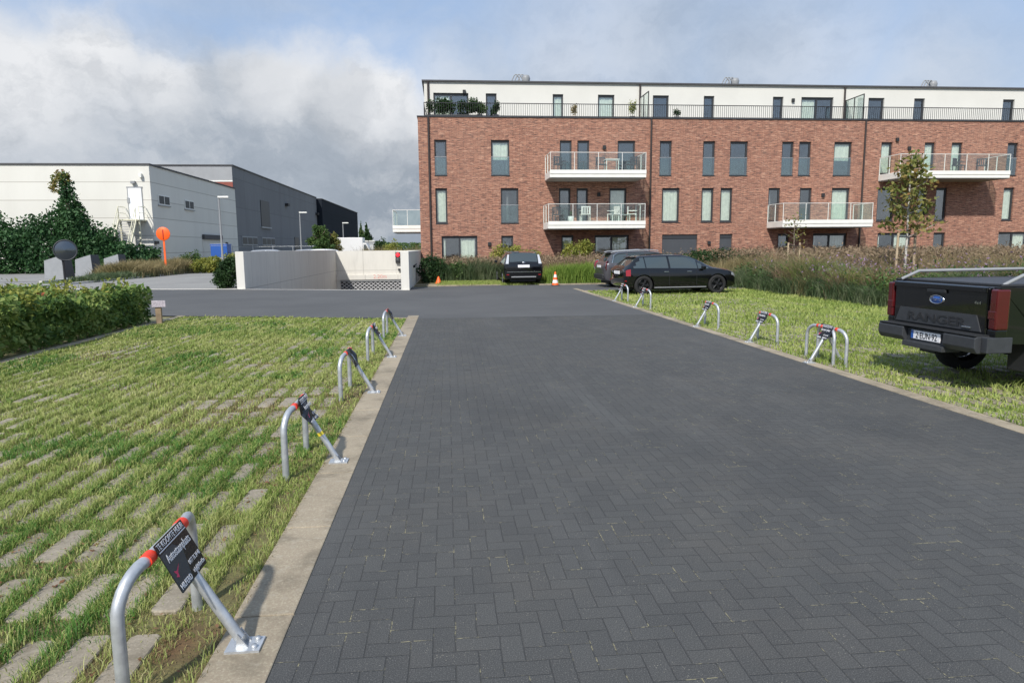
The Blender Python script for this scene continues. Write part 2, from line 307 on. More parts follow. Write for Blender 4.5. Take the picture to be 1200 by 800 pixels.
leafmat('grass_right', [(.15, .23, .04), (.25, .33, .075), (.36, .41, .12), (.46, .48, .18)], nscale=.6)
leafmat('litter', [(.12, .045, .025), (.22, .10, .05), (.34, .22, .12)], nscale=2)
leafmat('leaf_hedge', [(.035, .08, .02), (.10, .18, .04), (.21, .29, .07), (.36, .40, .13)], nscale=1.6)
leafmat('leaf_dark', [(.012, .035, .012), (.028, .065, .018), (.05, .10, .03)], nscale=1.2)
leafmat('leaf_ivy', [(.014, .045, .018), (.035, .095, .032), (.08, .17, .06)], nscale=.8)
leafmat('leaf_yellow', [(.10, .15, .03), (.24, .26, .05), (.38, .36, .08)], nscale=2)
leafmat('leaf_autumn', [(.07, .12, .025), (.16, .19, .05), (.25, .22, .065), (.26, .11, .045)], nscale=1.6)
leafmat('leaf_red', [(.30, .06, .03), (.40, .14, .06)], nscale=2)
leafmat('leaf_mid', [(.03, .07, .02), (.07, .13, .035), (.14, .19, .06)], nscale=.8)
leafmat('grass_brown', [(.15, .13, .06), (.23, .17, .10), (.30, .20, .135), (.36, .27, .18)], nscale=.7)
leafmat('grass_tan', [(.18, .16, .07), (.28, .23, .11), (.38, .31, .17)], nscale=.7)
leafmat('grass_bright', [(.10, .18, .03), (.20, .30, .05), (.30, .36, .08)], nscale=1)
leafmat('bed_green', [(.045, .08, .035), (.08, .125, .055), (.13, .17, .08), (.21, .21, .14)], nscale=1)
leafmat('seed_pink', [(.17, .125, .08), (.26, .19, .12), (.35, .26, .17)], nscale=.7)

# ------------------------------------------------------------------ mesh helpers
class MB:
    def __init__(s): s.v = []; s.f = []; s.smooth = []
    def add(s, vs, fs, sm=False):
        k = len(s.v); s.v += [tuple(p) for p in vs]; s.f += [tuple(i+k for i in f) for f in fs]; s.smooth += [sm]*len(fs); return s
    def box(s, x0, x1, y0, y1, z0, z1, mat=None):
        vs = [Vector(p) for p in [(x0,y0,z0),(x1,y0,z0),(x1,y1,z0),(x0,y1,z0),(x0,y0,z1),(x1,y0,z1),(x1,y1,z1),(x0,y1,z1)]]
        if mat is not None: vs = [mat @ p for p in vs]
        return s.add(vs, [(0,3,2,1),(4,5,6,7),(0,1,5,4),(1,2,6,5),(2,3,7,6),(3,0,4,7)])
    def quad(s, a, b, c, d): return s.add([a, b, c, d], [(0, 1, 2, 3)])
    def prism(s, pts, z0, z1):          # pts ccw in xy
        k = len(pts); vs = [(x, y, z0) for x, y in pts]+[(x, y, z1) for x, y in pts]
        return s.add(vs, [tuple(range(k-1, -1, -1)), tuple(range(k, 2*k))]+[(i, (i+1) % k, k+(i+1) % k, k+i) for i in range(k)])
    def extr(s, prof, dirv, mat=None):  # planar polygon (3D points) extruded by a vector
        k = len(prof); a = [Vector(p) for p in prof]; bb = [p+Vector(dirv) for p in a]
        if mat is not None: a = [mat @ p for p in a]; bb = [mat @ p for p in bb]
        return s.add(a+bb, [tuple(range(k)), tuple(range(2*k-1, k-1, -1))]+[((i+1) % k, i, k+i, k+(i+1) % k) for i in range(k)])
    def tube(s, path, r, k=10, caps=True):
        P = [Vector(p) for p in path]; rr = r if isinstance(r, (list, tuple)) else [r]*len(P); rings = []
        t0 = (P[1]-P[0]).normalized(); up = Vector((0, 0, 1)) if abs(t0.z) < .9 else Vector((1, 0, 0)); nrm = t0.cross(up).normalized()
        for i, p in enumerate(P):
            t = (P[min(i+1, len(P)-1)]-P[max(i-1, 0)]).normalized(); nrm = (nrm-t*nrm.dot(t)).normalized(); bn = t.cross(nrm)
            rings.append([p+(nrm*math.cos(2*math.pi*j/k)+bn*math.sin(2*math.pi*j/k))*rr[i] for j in range(k)])
        vs = [q for ring in rings for q in ring]; fs = []
        for i in range(len(P)-1):
            for j in range(k): fs.append((i*k+j, i*k+(j+1) % k, (i+1)*k+(j+1) % k, (i+1)*k+j))
        s.add(vs, fs, True)
        if caps: s.add(rings[0], [tuple(range(k-1, -1, -1))]); s.add(rings[-1], [tuple(range(k))])
        return s
    def lathe(s, prof, k=24, mat=None, sm=True):   # prof: (r,z) along local z
        vs = []; fs = []
        for r, z in prof:
            for j in range(k):
                p = Vector((r*math.cos(2*math.pi*j/k), r*math.sin(2*math.pi*j/k), z)); vs.append(mat @ p if mat is not None else p)
        for i in range(len(prof)-1):
            for j in range(k): fs.append((i*k+j, i*k+(j+1) % k, (i+1)*k+(j+1) % k, (i+1)*k+j))
        return s.add(vs, fs, sm)
    def build(s, name, mat, parent=None, loc=None, bevel=0):
        me = bpy.data.meshes.new(name); me.from_pydata(s.v, [], s.f); me.validate()
        if len(me.polygons) == len(s.smooth): me.polygons.foreach_set('use_smooth', s.smooth)
        me.materials.append(M[mat] if isinstance(mat, str) else mat); me.update()
        o = bpy.data.objects.new(name, me); C.objects.link(o)
        if loc is not None: o.location = loc
        if parent is not None: o.parent = parent
        if bevel: bv = o.modifiers.new('bevel', 'BEVEL'); bv.width = bevel; bv.segments = 2; bv.limit_method = 'ANGLE'
        return o
def tag(o, label, cat, group=None, kind=None):
    o['label'] = label; o['category'] = cat
    if group: o['group'] = group
    if kind: o['kind'] = kind
    return o
def struct(o): o['kind'] = 'structure'; return o
def empty(name, loc, rz, label, cat, group=None):
    o = bpy.data.objects.new(name, None); C.objects.link(o); o.location = loc; o.rotation_euler = (0, 0, rz); o.empty_display_size = .2
    return tag(o, label, cat, group)
def copy_tree(o, parent=None, loc=None, rz=None, label=None):
    c = o.copy(); C.objects.link(c)
    if parent is not None: c.parent = parent
    for ch in list(o.children): copy_tree(ch, c)
    if loc is not None: c.location = loc
    if rz is not None: c.rotation_euler = (0, 0, rz)
    if label: c['label'] = label
    return c
def npmesh(name, V, F, mat, parent=None, tri=False):
    """V (n,3) array, F (m,k) int array"""
    me = bpy.data.meshes.new(name); k = F.shape[1]
    me.vertices.add(len(V)); me.vertices.foreach_set('co', V.astype(np.float32).ravel())
    me.loops.add(F.size); me.loops.foreach_set('vertex_index', F.astype(np.int32).ravel())
    me.polygons.add(len(F)); me.polygons.foreach_set('loop_start', np.arange(0, F.size, k, dtype=np.int32)); me.polygons.foreach_set('loop_total', np.full(len(F), k, dtype=np.int32))
    me.update(calc_edges=True); me.materials.append(M[mat])
    o = bpy.data.objects.new(name, me); C.objects.link(o)
    if parent is not None: o.parent = parent
    return o
def text(body, size, mat, parent, mtx, extr=.0008, name='lettering', align='LEFT', sx=1, bold=0, width=None):
    cu = bpy.data.curves.new(name, 'FONT'); cu.body = body; cu.size = size; cu.extrude = extr; cu.align_x = align; cu.offset = bold; cu.resolution_u = 3
    t = bpy.data.objects.new('t', cu); C.objects.link(t); dg = bpy.context.evaluated_depsgraph_get()
    me = bpy.data.meshes.new_from_object(t.evaluated_get(dg)); bpy.data.objects.remove(t)
    me.materials.clear(); me.materials.append(M[mat]); 
    if width: xs_ = [v.co.x for v in me.vertices]; sx = width/(max(xs_)-min(xs_))
    me.transform(Matrix.Diagonal((sx, 1, 1, 1)))
    o = bpy.data.objects.new(name, me); C.objects.link(o); o.parent = parent; o.matrix_local = mtx; return o

# leaves: n diamond leaf cards at points P with size s
def leaves(P, s, flat=.0, elong=1.5, out=None):
    n_ = len(P); sz = s*rng.uniform(.6, 1.3, n_)
    a = rng.normal(size=(n_, 3)); a /= np.linalg.norm(a, axis=1)[:, None]
    if out is not None: a = a*(1-flat)+out*flat; a /= np.linalg.norm(a, axis=1)[:, None]+1e-9
    b_ = rng.normal(size=(n_, 3)); u = np.cross(a, b_); u /= np.linalg.norm(u, axis=1)[:, None]+1e-9; v = np.cross(a, u)
    u *= (sz*elong*.5)[:, None]; v *= (sz*.42)[:, None]
    V = np.stack([P-u, P-v*.9+u*.1, P+u, P+v*.9+u*.1], 1).reshape(-1, 3)
    return V, np.arange(4*n_).reshape(-1, 4)
# blades: bent grass blades
def blades(P, h, wd, lean=.45, seg=2):
    n_ = len(P); h = h*rng.uniform(.6, 1.3, n_) if np.isscalar(h) else h
    th = rng.uniform(0, 2*np.pi, n_); ln = lean*rng.uniform(.2, 1.2, n_)*h; ph = rng.uniform(0, np.pi, n_)
    d = np.stack([np.cos(th)*ln, np.sin(th)*ln], 1); wv = np.stack([np.cos(ph), np.sin(ph), np.zeros(n_)], 1)*(wd*rng.uniform(.7, 1.2, n_))[:, None]*.5
    mid = P.copy(); mid[:, :2] += d*.3; mid[:, 2] += h*.6
    tip = P.copy(); tip[:, :2] += d; tip[:, 2] += h*rng.uniform(.75, 1.0, n_)
    V = np.stack([P-wv, P+wv, mid+wv*.8, mid-wv*.8, tip+wv*.12, tip-wv*.12], 1).reshape(-1, 3); i = np.arange(n_)*6
    F = np.concatenate([np.stack([i, i+1, i+2, i+3], 1), np.stack([i+3, i+2, i+4, i+5], 1)])
    return V, F
def noise2(x, y, sc_, seed=0):          # cheap smooth 2-D value noise
    r = np.random.default_rng(seed); T = r.random((64, 64)); x = x*sc_+100; y = y*sc_+100
    xi = np.floor(x).astype(int); yi = np.floor(y).astype(int); fx = x-xi; fy = y-yi; fx = fx*fx*(3-2*fx); fy = fy*fy*(3-2*fy)
    g = lambda a, b_: T[a % 64, b_ % 64]
    return (g(xi, yi)*(1-fx)+g(xi+1, yi)*fx)*(1-fy)+(g(xi, yi+1)*(1-fx)+g(xi+1, yi+1)*fx)*fy
def blob_pts(n_, lobes, surf=.55):       # points in a union of ellipsoids, biased to the outside, uneven
    out = []; L = np.array(lobes, float); wts = L[:, 3]*L[:, 4]+L[:, 3]*L[:, 5]; wts = wts/wts.sum()
    idx = rng.choice(len(L), n_, p=wts); d = rng.normal(size=(n_, 3)); d /= np.linalg.norm(d, axis=1)[:, None]
    lump = 1+.22*np.sin(d[:, 0]*5+idx)*np.cos(d[:, 2]*6+idx*2)+.12*np.sin(d[:, 1]*11+idx)
    r = (surf+(1-surf)*rng.random(n_)**.7)*lump
    return L[idx, :3]+d*L[idx, 3:6]*r[:, None], d

# ================================================================== GROUND
def sheet(name, polys, z, mat):
    mb = MB()
    for p in polys: mb.add([(x, y, z) for x, y in p], [tuple(range(len(p)))])
    return struct(mb.build(name, mat))
XL, XR = -8.9, -1.53                                  # ramp hole
sheet('ground', [[(-600, -60), (600, -60), (600, 27.55), (XR, 27.55), (XL, 27.55), (-600, 27.55)], [(-600, 27.55), (XL, 27.55), (XL, 29.92), (XL, 54.3), (-600, 54.3)],
                 [(XR, 27.55), (600, 27.55), (600, 54.3), (XR, 54.3)], [(XL, 27.55), (XR, 27.55), (XL, 29.92)],
                 [(-600, 54.3), (XL, 54.3), (XR, 54.3), (600, 54.3), (600, 1500), (-600, 1500)]], -.03, 'field')
sheet('paved_lane', [[(-.73, -8), (4.97, -8), (4.97, 16.28), (-.73, 16.28)]], 0, 'pavers')
sheet('asphalt_road', [[(-.73, 16.28), (4.97, 16.28), (4.97, 25.3), (11.3, 25.3), (11.3, 29.75), (2.45, 30.2), (-.95, 29.85), (XR, 29.85), (XR, 27.58), (XL, 29.92), (-11.6, 30.5), (-18.9, 32.3), (-40, 37), (-40, 27.5), (-7.1, 18.1), (-1.0, 16.35)]], .0, 'asphalt')
sheet('side_street', [[(-11.6, 30.52), (-9.0, 29.98), (-9.0, 300), (-18.8, 300), (-18.8, 32.34)], [(-18.8, 32.4), (-18.8, 60), (-19.0, 60), (-45, 60), (-45, 38.3), (-40, 37.05)]], .0, 'street_concrete')
sheet('left_lawn_soil', [[(-6.62, -8), (-1.0, -8), (-1.0, 16.33), (-6.62, 17.95)]], -.012, 'soil')
sheet('right_lawn_soil', [[(5.16, -8), (30, -8), (30, 16), (11.4, 17), (11.3, 25.28), (5.16, 25.28)]], -.012, 'turf')
sheet('garden_soil', [[(11.32, 17.1), (30, 16.1), (60, 16), (60, 40.2), (-1.5, 40.2), (-1.5, 29.9), (-.95, 29.9), (2.45, 30.25), (11.32, 29.8)]], -.012, 'soil')
# kerbs
mb = MB(); y = -8.0
while y < 16.2: mb.box(-1.0, -.732, y+.004, y+.996, -.06, .004); y += 1.0
struct(mb.build('left_kerb', 'kerb_concrete', bevel=.006))
mb = MB(); y = -8.0
while y < 27: mb.box(4.972, 5.155, y+.004, min(y+.996, 27.1), -.06, .008); y += 1.0
struct(mb.build('right_kerb', 'kerb_concrete', bevel=.006))
mb = MB(); mb.box(4.97, 11.3, 25.18, 25.3, -.05, .03); mb.box(4.0, 11.3, 29.86, 29.98, -.05, .05); mb.box(-.95, 2.3, 30.1, 30.22, -.05, .04); mb.box(-1.5, -.2, 31.2, 31.35, -.05, .03)
mb.extr([(-.73, 16.28, -.04), (-.73, 16.36, -.04), (-1.4, 16.52, -.04), (-1.4, 16.44, -.04)], (0, 0, .055))
struct(mb.build('far_kerb', 'kerb_concrete', bevel=.006))
mb = MB(); mb.extr([(-11.7, 30.42, -.03), (-11.7, 30.57, -.03), (-8.92, 30.02, -.03), (-8.92, 29.9, -.03)], (0, 0, .05)); mb.extr([(XL, 29.88, -.03), (XL, 29.99, -.03), (XR, 27.62, -.03), (XR, 27.5, -.03)], (0, 0, .036))
mb.extr([(-30, 35, -.03), (-30, 35.15, -.03), (-11.7, 30.57, -.03), (-11.7, 30.42, -.03)], (0, 0, .05))
struct(mb.build('ramp_kerb', 'light_kerb'))
mb = MB(); mb.box(-6.80, -6.62, -8, 17.9, -.06, .02); struct(mb.build('lawn_edging', 'kerb_concrete', bevel=.006))
mb = MB()                                             # pale edging line across the right lawn
mb.extr([(9.15, 25.1, -.03), (9.33, 25.1, -.03), (10.35, 14.0, -.03), (10.15, 14.0, -.03)], (0, 0, .033)); mb.extr([(10.15, 14.0, -.03), (10.35, 14.0, -.03), (11.6, 0, -.03), (11.4, 0, -.03)], (0, 0, .033))
struct(mb.build('right_lawn_edging', 'kerb_concrete'))
# grass paving stones (rounded)
def stones(name, x0, x1, y0, y1, px, py, sx, sy, top, far=None):
    V = []; F = []; q = 0
    for i in range(int((x1-x0)/px)):
        for j in range(int((y1-y0)/py)):
            cx = x0+(i+.5)*px+rng.normal()*.003; cy = y0+(j+.5)*py+rng.normal()*.004-(cx-x0)*.02*0
            if far and cy > far(cx)-.2: continue
            a, b_ = sx/2*rng.uniform(.94, 1.04), sy/2*rng.uniform(.96, 1.03); c_ = .02; t = top+rng.normal()*.005
            ring = [(-a+c_, -b_), (a-c_, -b_), (a, -b_+c_), (a, b_-c_), (a-c_, b_), (-a+c_, b_), (-a, b_-c_), (-a, -b_+c_)]
            k = len(V)
            V += [(cx+x*1.0, cy+y*1.0, t-.05) for x, y in ring]+[(cx+x, cy+y, t-.006) for x, y in ring]+[(cx+x*.93, cy+y*.97, t) for x, y in ring]
            for s_ in (0, 8):
                for m_ in range(8): F.append((k+s_+m_, k+s_+(m_+1) % 8, k+s_+8+(m_+1) % 8, k+s_+8+m_))
            F.append(tuple(k+16+m_ for m_ in range(8)))
    mb = MB(); mb.add(V, F); return struct(mb.build(name, 'paver_stone'))
LP = (.215, .60)
far_l = lambda x: 16.2-(x+1.0)*.285
stones('grass_paving', -6.6, -1.02, .0, 18, LP[0], LP[1], .138, .43, -.002, far_l)
stones('right_grass_paving', 5.17, 9.2, 5.0, 25.1, LP[0], LP[1], .145, .46, .002)

def lawn(name, label, x0, x1, y0, y1, mat, dens, hbase, stone_keep, farf=None, px=LP, ox=-6.6, seed=1, extra=None, green=None):
    Vs = []; Fs = []; k = 0
    for ya in np.arange(y0, y1, 1.0):
        dist = math.hypot((x0+x1)/2, ya+.5) if x0 > 0 else max(1.8, ya)
        dn = dens*min(1, (4.0/max(dist, 2.5))**1.35); wd = .0042*max(1, (dist/3.2))**.95
        n_ = int(dn*(x1-x0)); x = rng.uniform(x0, x1, n_); y = rng.uniform(ya, ya+1, n_)
        if farf is not None: kk = y < farf(x); x = x[kk]; y = y[kk]
        cx = np.abs(((x-ox) % px[0])-px[0]/2); cy = np.abs((y % px[1])-px[1]/2)
        nz = noise2(x, y, 2.3, seed); big = noise2(x, y, .55, seed+1)
        nf = noise2(x, y, 13, seed+21); onstone = (cx < .050+.062*(nf-.5)+.03*(nz-.5)) & (cy < .195+.15*(nf-.5)+.10*(nz-.5))
        keepp = stone_keep*(.35+1.9*noise2(x, y, 1.7, seed+2))*(.5+big)*min(1.45, .25+(dist/9)**1.6)
        p = np.where(onstone, np.clip(keepp, 0, .8), np.where(cx > .062, .98, .62))*np.where(noise2(x, y, 1.1, seed+5) < .17, .35, 1)
        if extra is not None: p = p*extra(x, y)
        kk = rng.random(len(x)) < p; x = x[kk]; y = y[kk]; nz = nz[kk]; big = big[kk]
        fine = noise2(x, y, 9, seed+9)
        h = hbase*(.45+.75*nz+.55*fine)*rng.uniform(.6, 1.25, len(x))*np.where(big > .7, 1.3, 1)
        P = np.stack([x, y, np.full(len(x), -.012)], 1)
        h = h*np.where(onstone[kk], .62, np.where(cx[kk] > .062, 1.12, .72)); V, F = blades(P, h, wd, .75); Vs.append(V); Fs.append(F+k); k += len(V)
    o = npmesh(name, np.concatenate(Vs), np.concatenate(Fs), mat); o['kind'] = 'stuff'; o['label'] = label; o['category'] = 'grass'; return o
bare = lambda x, y: np.where(noise2(x, y, 1.4, 77) > .82, .5, 1)*np.where(x > -1.06, .6, 1)
lawn('lawn_grass', 'short yellow-green grass growing between the stones of the left parking bays', -6.6, -1.0, 1.2, 18, 'grass_left', 11500, .046, .34, far_l, extra=bare)
lawn('lush_grass', 'darker green tufts scattered through the left parking bays', -6.6, -1.0, 1.2, 17.5, 'grass_lush', 6000, .054, .05, far_l, seed=31, extra=lambda x, y: bare(x, y)*(noise2(x, y, 1.0, 33) > .70))
lawn('straw_grass', 'dry straw-coloured blades lying among the stones of the left bays', -6.6, -.97, 1.2, 12, 'grass_tan', 2300, .028, .9, far_l, seed=71)
lawn('lawn_grass', 'mown green grass covering the right parking bays', 5.16, 11.35, 5.2, 25.2, 'grass_right', 4600, .062, .8, None, ox=5.17, seed=51)
lawn('lawn_grass', 'mown green grass to the right of the pickup bays', 11.35, 17, 5.0, 17, 'grass_right', 2600, .07, .9, None, ox=5.17, seed=53)
# litter flakes
n_ = 9000; x = rng.uniform(-6.4, -1.02, n_); y = rng.uniform(1.5, 10, n_)*1; kk = (noise2(x, y, 1.4, 77) > .74) | (rng.random(n_) < .05) | ((x > -1.5) & (rng.random(n_) < .18)); P = np.stack([x[kk], y[kk], np.full(kk.sum(), .006)], 1)
V, F = leaves(P, .022, .8, 1.5, np.tile([0, 0, 1.], (len(P), 1))); o = npmesh('leaf_litter', V, F, 'litter'); tag(o, 'brown dead leaves and wood flakes lying in the bare patches of grass', 'leaf litter', kind='stuff')

# ================================================================== RAMP
rw = empty('garage_ramp', (-5.2, 29, 0), 0, 'pale concrete walls round a ramp going down to an underground garage', 'ramp')
def part(mb, name, mat, root, bevel=0):
    o = mb.build(name, mat, bevel=bevel); o.parent = root; o.matrix_parent_inverse = Matrix.Translation(root.location).inverted() if root.rotation_euler.z == 0 else root.matrix_world.inverted(); return o
part(MB().box(-8.9, -8.56, 29.93, 54.3, -3, 1.58), 'side_wall', 'concrete', rw, .01)
part(MB().box(-1.86, -1.535, 27.62, 54.3, -3, 1.53), 'side_wall', 'concrete', rw, .01)
part(MB().box(-8.558, -1.862, 54, 54.3, -.66, 1.5), 'back_wall', 'concrete', rw)
part(MB().box(-8.558, -1.862, 53.86, 53.998, -.72, -.35), 'lintel', 'concrete', rw)
part(MB().box(-8.558, -8.28, 53.9, 54.2, -3, -.722), 'door_post', 'concrete', rw)
part(MB().box(-8.279, -1.862, 54.0, 54.06, -3, -.66), 'roller_grille', 'grille', rw)
part(MB().box(-8.279, -1.862, 53.93, 53.995, -.86, -.722), 'roller_box', 'ash_grey', rw)
part(MB().add([(-8.56, 29.95, -.04), (-1.86, 27.7, -.04), (-1.86, 54, -2.9), (-8.56, 54, -2.9)], [(0, 1, 2, 3)]), 'ramp_floor', 'asphalt', rw)
text('2.20m', .42, 'faint_red', rw, Matrix.Translation(Vector((-5.75, 53.85, -.62))-rw.location) @ Matrix.Rotation(R(90), 4, 'X'), .002)
tl = empty('traffic_light', (-3.82, 53.85, .55), 0, 'small two-lamp traffic light with the red lamp lit on the garage back wall', 'traffic light')
mb = MB().box(-.19, .19, -.12, .14, 0, .40); mb.box(-.19, .19, -.12, .14, .41, .82); mb.build('housing', 'black_metal', tl, bevel=.03)
RX = Matrix.Rotation(R(90), 4, 'X')
MB().lathe([(.0, .02), (.12, .015), (.15, 0)], 20, Matrix.Translation((0, -.123, .61)) @ RX).build('lamp', 'lamp_red_lit', tl)['label'] = 'lit red lamp'
MB().lathe([(.0, .02), (.12, .015), (.15, 0)], 20, Matrix.Translation((0, -.123, .20)) @ RX).build('lamp', 'bin_dark', tl)['label'] = 'unlit lower lamp'
MB().tube([(.17*math.cos(a), -.13, .61+.17*math.sin(a)) for a in np.linspace(0, math.pi, 9)], .02, 6).build('visor', 'red_paint', tl)
ws = empty('wall_sensor', (-3.75, 53.85, -.05), 0, 'tiny dark sensor box on the garage back wall below the traffic light', 'sensor')
MB().box(-.08, .08, -.06, .14, 0, .16).build('sensor_case', 'trim_grey', ws, bevel=.01)
kp = empty('key_switch', (-1.53, 31.0, .8), 0, 'dark key switch on the outer side of the right ramp wall', 'switch')
MB().box(0, .09, -.12, .12, 0, .1).build('switch_case', 'trim_black', kp, bevel=.01); MB().tube([(.05, -.1, .1), (.16, -.25, .16)], .02, 6).build('handle', 'trim_black', kp)

# ================================================================== APARTMENT BUILDING
YF, YP, BX0, BX1, ZB, ZT = 40.0, 42.2, -1.5, 44.0, 8.96, 11.36
ab = empty('apartment_building', (BX0, YF, 0), 0, 'four-storey red brick apartment building with a cream set-back top floor', 'building')
def bp(mb, name, mat, par=None, bevel=0):
    o = mb.build(name, mat, bevel=bevel); p = par or ab; o.parent = p; o.matrix_parent_inverse = Matrix.Translation(ab.location).inverted() if p is ab else Matrix.Identity(4); return o
def wx(u, v, Y=YF): return at(u, v, Y)[0]
def wz(u, v, Y=YF): return at(u, v, Y)[2]
Z1, Z2, Z3 = 3.02, 5.80, 8.75        # floor levels
def row(lst, ztop, zbot, Y=YF, vm=200):
    out = []
    for u0, u1, kind in lst: out.append([wx(u0, vm, Y), wx(u1, vm, Y), zbot, ztop, kind])
    return out
W = []
W += row([(509.2, 523.5, 'jul'), (575.5, 597, 'jul2'), (773, 787, 'jul'), (823.7, 837.7, 'jul'), (855.3, 876, 'jul'), (916, 929.7, 'jul'), (936, 950, 'jul'), (977, 997.7, 'jul2')], 7.72, Z2-.05, vm=185)
W += row([(656, 670, 'dark'), (676.6, 690.6, 'dark'), (723.7, 744.2, 'dark'), (1032, 1045, 'cur'), (1082.7, 1095, 'cur'), (1114.3, 1127, 'cur')], 7.72, Z2+.03, vm=185)
W += row([(510.5, 524.2, 'cur'), (587, 607.7, 'jul'), (775.7, 796, 'cur'), (822, 836, 'cur'), (844, 858, 'cur'), (1027.7, 1047.7, 'dark'), (1075, 1085, 'dark'), (1096, 1109, 'dark')], 5.03, Z1+.03, vm=240)
W += row([(655, 668.5, 'dark'), (675.6, 689, 'dark'), (714, 734, 'cur'), (900, 913.7, 'dark'), (936.7, 950.7, 'dark'), (974, 995, 'cur')], 5.03, Z1+.05, vm=240)
W += row([(517.7, 559.6, 'slide'), (587.6, 601.5, 'dark'), (658, 672, 'cur'), (696.8, 737, 'slide'), (775.7, 817, 'shut'), (843, 857.7, 'shut'), (911, 924, 'dark'), (952, 991.7, 'slide'), (1027.7, 1066.7, 'slide'), (1093, 1106.7, 'dark')], 2.33, .15, vm=290)
for wdw in W:
    if wdw[3] == 2.33 and wdw[4] in ('dark', 'cur', 'shut') and wdw[1]-wdw[0] < 1: wdw[2] = .9
    if wdw[3] == 2.33 and wdw[4] == 'shut' and wdw[1]-wdw[0] > 1: wdw[2] = .9
# the part of the block to the right of the photograph's edge carries on with the same openings
for a, b_, k in ((34.3, 35.0, 'cur'), (37.4, 38.1, 'dark'), (40.0, 41.1, 'dark')): W += [[a, b_, Z2-.02, 7.72, 'jul'], [a, b_, Z1+.03, 5.03, k]]
W += [[34.2, 36.2, .15, 2.33, 'slide'], [38.5, 39.2, .9, 2.33, 'dark']]
def holed(x0, x1, z0, z1, Y, holes, depth):
    xs = sorted({x0, x1, *[h[0] for h in holes], *[h[1] for h in holes]}); zs = sorted({z0, z1, *[h[2] for h in holes], *[h[3] for h in holes]}); mb = MB()
    for i in range(len(xs)-1):
        run = None
        for j in range(len(zs)-1):
            cx, cz = (xs[i]+xs[i+1])/2, (zs[j]+zs[j+1])/2
            if any(h[0] < cx < h[1] and h[2] < cz < h[3] for h in holes): continue
            mb.quad((xs[i], Y, zs[j]), (xs[i+1], Y, zs[j]), (xs[i+1], Y, zs[j+1]), (xs[i], Y, zs[j+1]))
    for h in holes:
        a, b_, c, d = h[:4]; D_ = Y+depth
        mb.quad((a, Y, c), (a, Y, d), (a, D_, d), (a, D_, c)); mb.quad((b_, Y, d), (b_, Y, c), (b_, D_, c), (b_, D_, d))
        mb.quad((a, Y, d), (b_, Y, d), (b_, D_, d), (a, D_, d)); mb.quad((b_, Y, c), (a, Y, c), (a, D_, c), (b_, D_, c))
    return mb
mb = holed(BX0, BX1, -.05, ZB, YF, W, .22)
mb.quad((BX0, 54, -.05), (BX0, YF, -.05), (BX0, YF, ZB), (BX0, 54, ZB)); mb.quad((BX1, YF, -.05), (BX1, 54, -.05), (BX1, 54, ZB), (BX1, YF, ZB)); mb.quad((BX1, 54, -.05), (BX0, 54, -.05), (BX0, 54, ZB), (BX1, 54, ZB))
bp(mb, 'brick_wall', 'brick')
mb = MB()
for z in (-.02, Z1-.25, Z2-.25, ZB-.35): mb.box(BX0+.02, BX1-.02, YF+.23, 53.9, z, z+.22)
mb.box(BX0+.02, BX1-.02, 44.2, 44.35, -.02, ZB-.4)
x = BX0+5
while x < BX1: mb.box(x, x+.1, YF+.4, 44.2, 0, ZB-.4); x += 5.3
bp(mb, 'interior', 'room')
def window(h, Y, par_n='window', rec=.10):
    a, b_, c, d, kind = h; t = .092; y0 = Y+rec; mb = MB(); wide = kind in ('slide', 'pslide')
    if kind == 'shut':
        o = bp(MB().box(a+.002, b_-.002, y0, y0+.06, c+.002, d-.24), 'shutter', 'shutter'); bp(MB().box(a+.002, b_-.002, y0-.03, y0+.08, d-.238, d-.002), 'shutter_box', 'dark_frame', o); return
    ins = .003
    mb.box(a+ins, a+t, y0, y0+.07, c+ins, d-ins); mb.box(b_-t, b_-ins, y0, y0+.07, c+ins, d-ins); mb.box(a+t, b_-t, y0, y0+.07, c+ins, c+t); mb.box(a+t, b_-t, y0, y0+.07, d-t*1.5, d-ins)
    if wide: mb.box((a+b_)/2-.05, (a+b_)/2+.05, y0+.002, y0+.068, c+t, d-t*1.5)
    fr = bp(mb, 'window', 'dark_frame')
    g = MB().box(a+t, b_-t, y0+.045, y0+.052, c+t, d-t*1.5); bp(g, 'pane', 'window_glass', fr)
    def curtain(x0, x1, zz=c+.02, zt=d-.02):
        k = max(8, int((x1-x0)/.05)); xs = np.linspace(x0, x1, k); cm = MB(); vs = [(xx, y0+.105+.02*math.sin(i*1.9+x0*5)+.01*math.sin(i*.7), z) for z in (zz, zt) for i, xx in enumerate(xs)]
        cm.add(vs, [(i, i+1, k+i+1, k+i) for i in range(k-1)], True); bp(cm, 'curtain', 'curtain', fr)
    if kind == 'cur': curtain(a+.03, b_-.03)
    if kind == 'slide': q = (b_-a); curtain(a+q*.53, a+q*.93); curtain(a+.05, a+q*.10)
    if kind == 'pslide': q = (b_-a); curtain(a+.05, a+q*.45)
    if kind == 'jul2': curtain(a+.05, a+(b_-a)*.97, c+(d-c)*.45)
    if kind in ('jul', 'jul2'): bp(MB().box(a+.012, b_-.012, Y+.02, Y+.034, c+.02, c+1.02), 'guard_panel', 'guard_glass', fr); bp(MB().box(a+.01, b_-.01, Y+.015, Y+.04, c+1.02, c+1.045), 'guard_rail', 'ash_grey', fr)
    if kind != 'shut' and d < 9: bp(MB().box(a-.02, b_+.02, Y-.03, y0, c-.035, c-.002), 'sill', 'dark_frame', fr)
for h in W: window(h, YF)
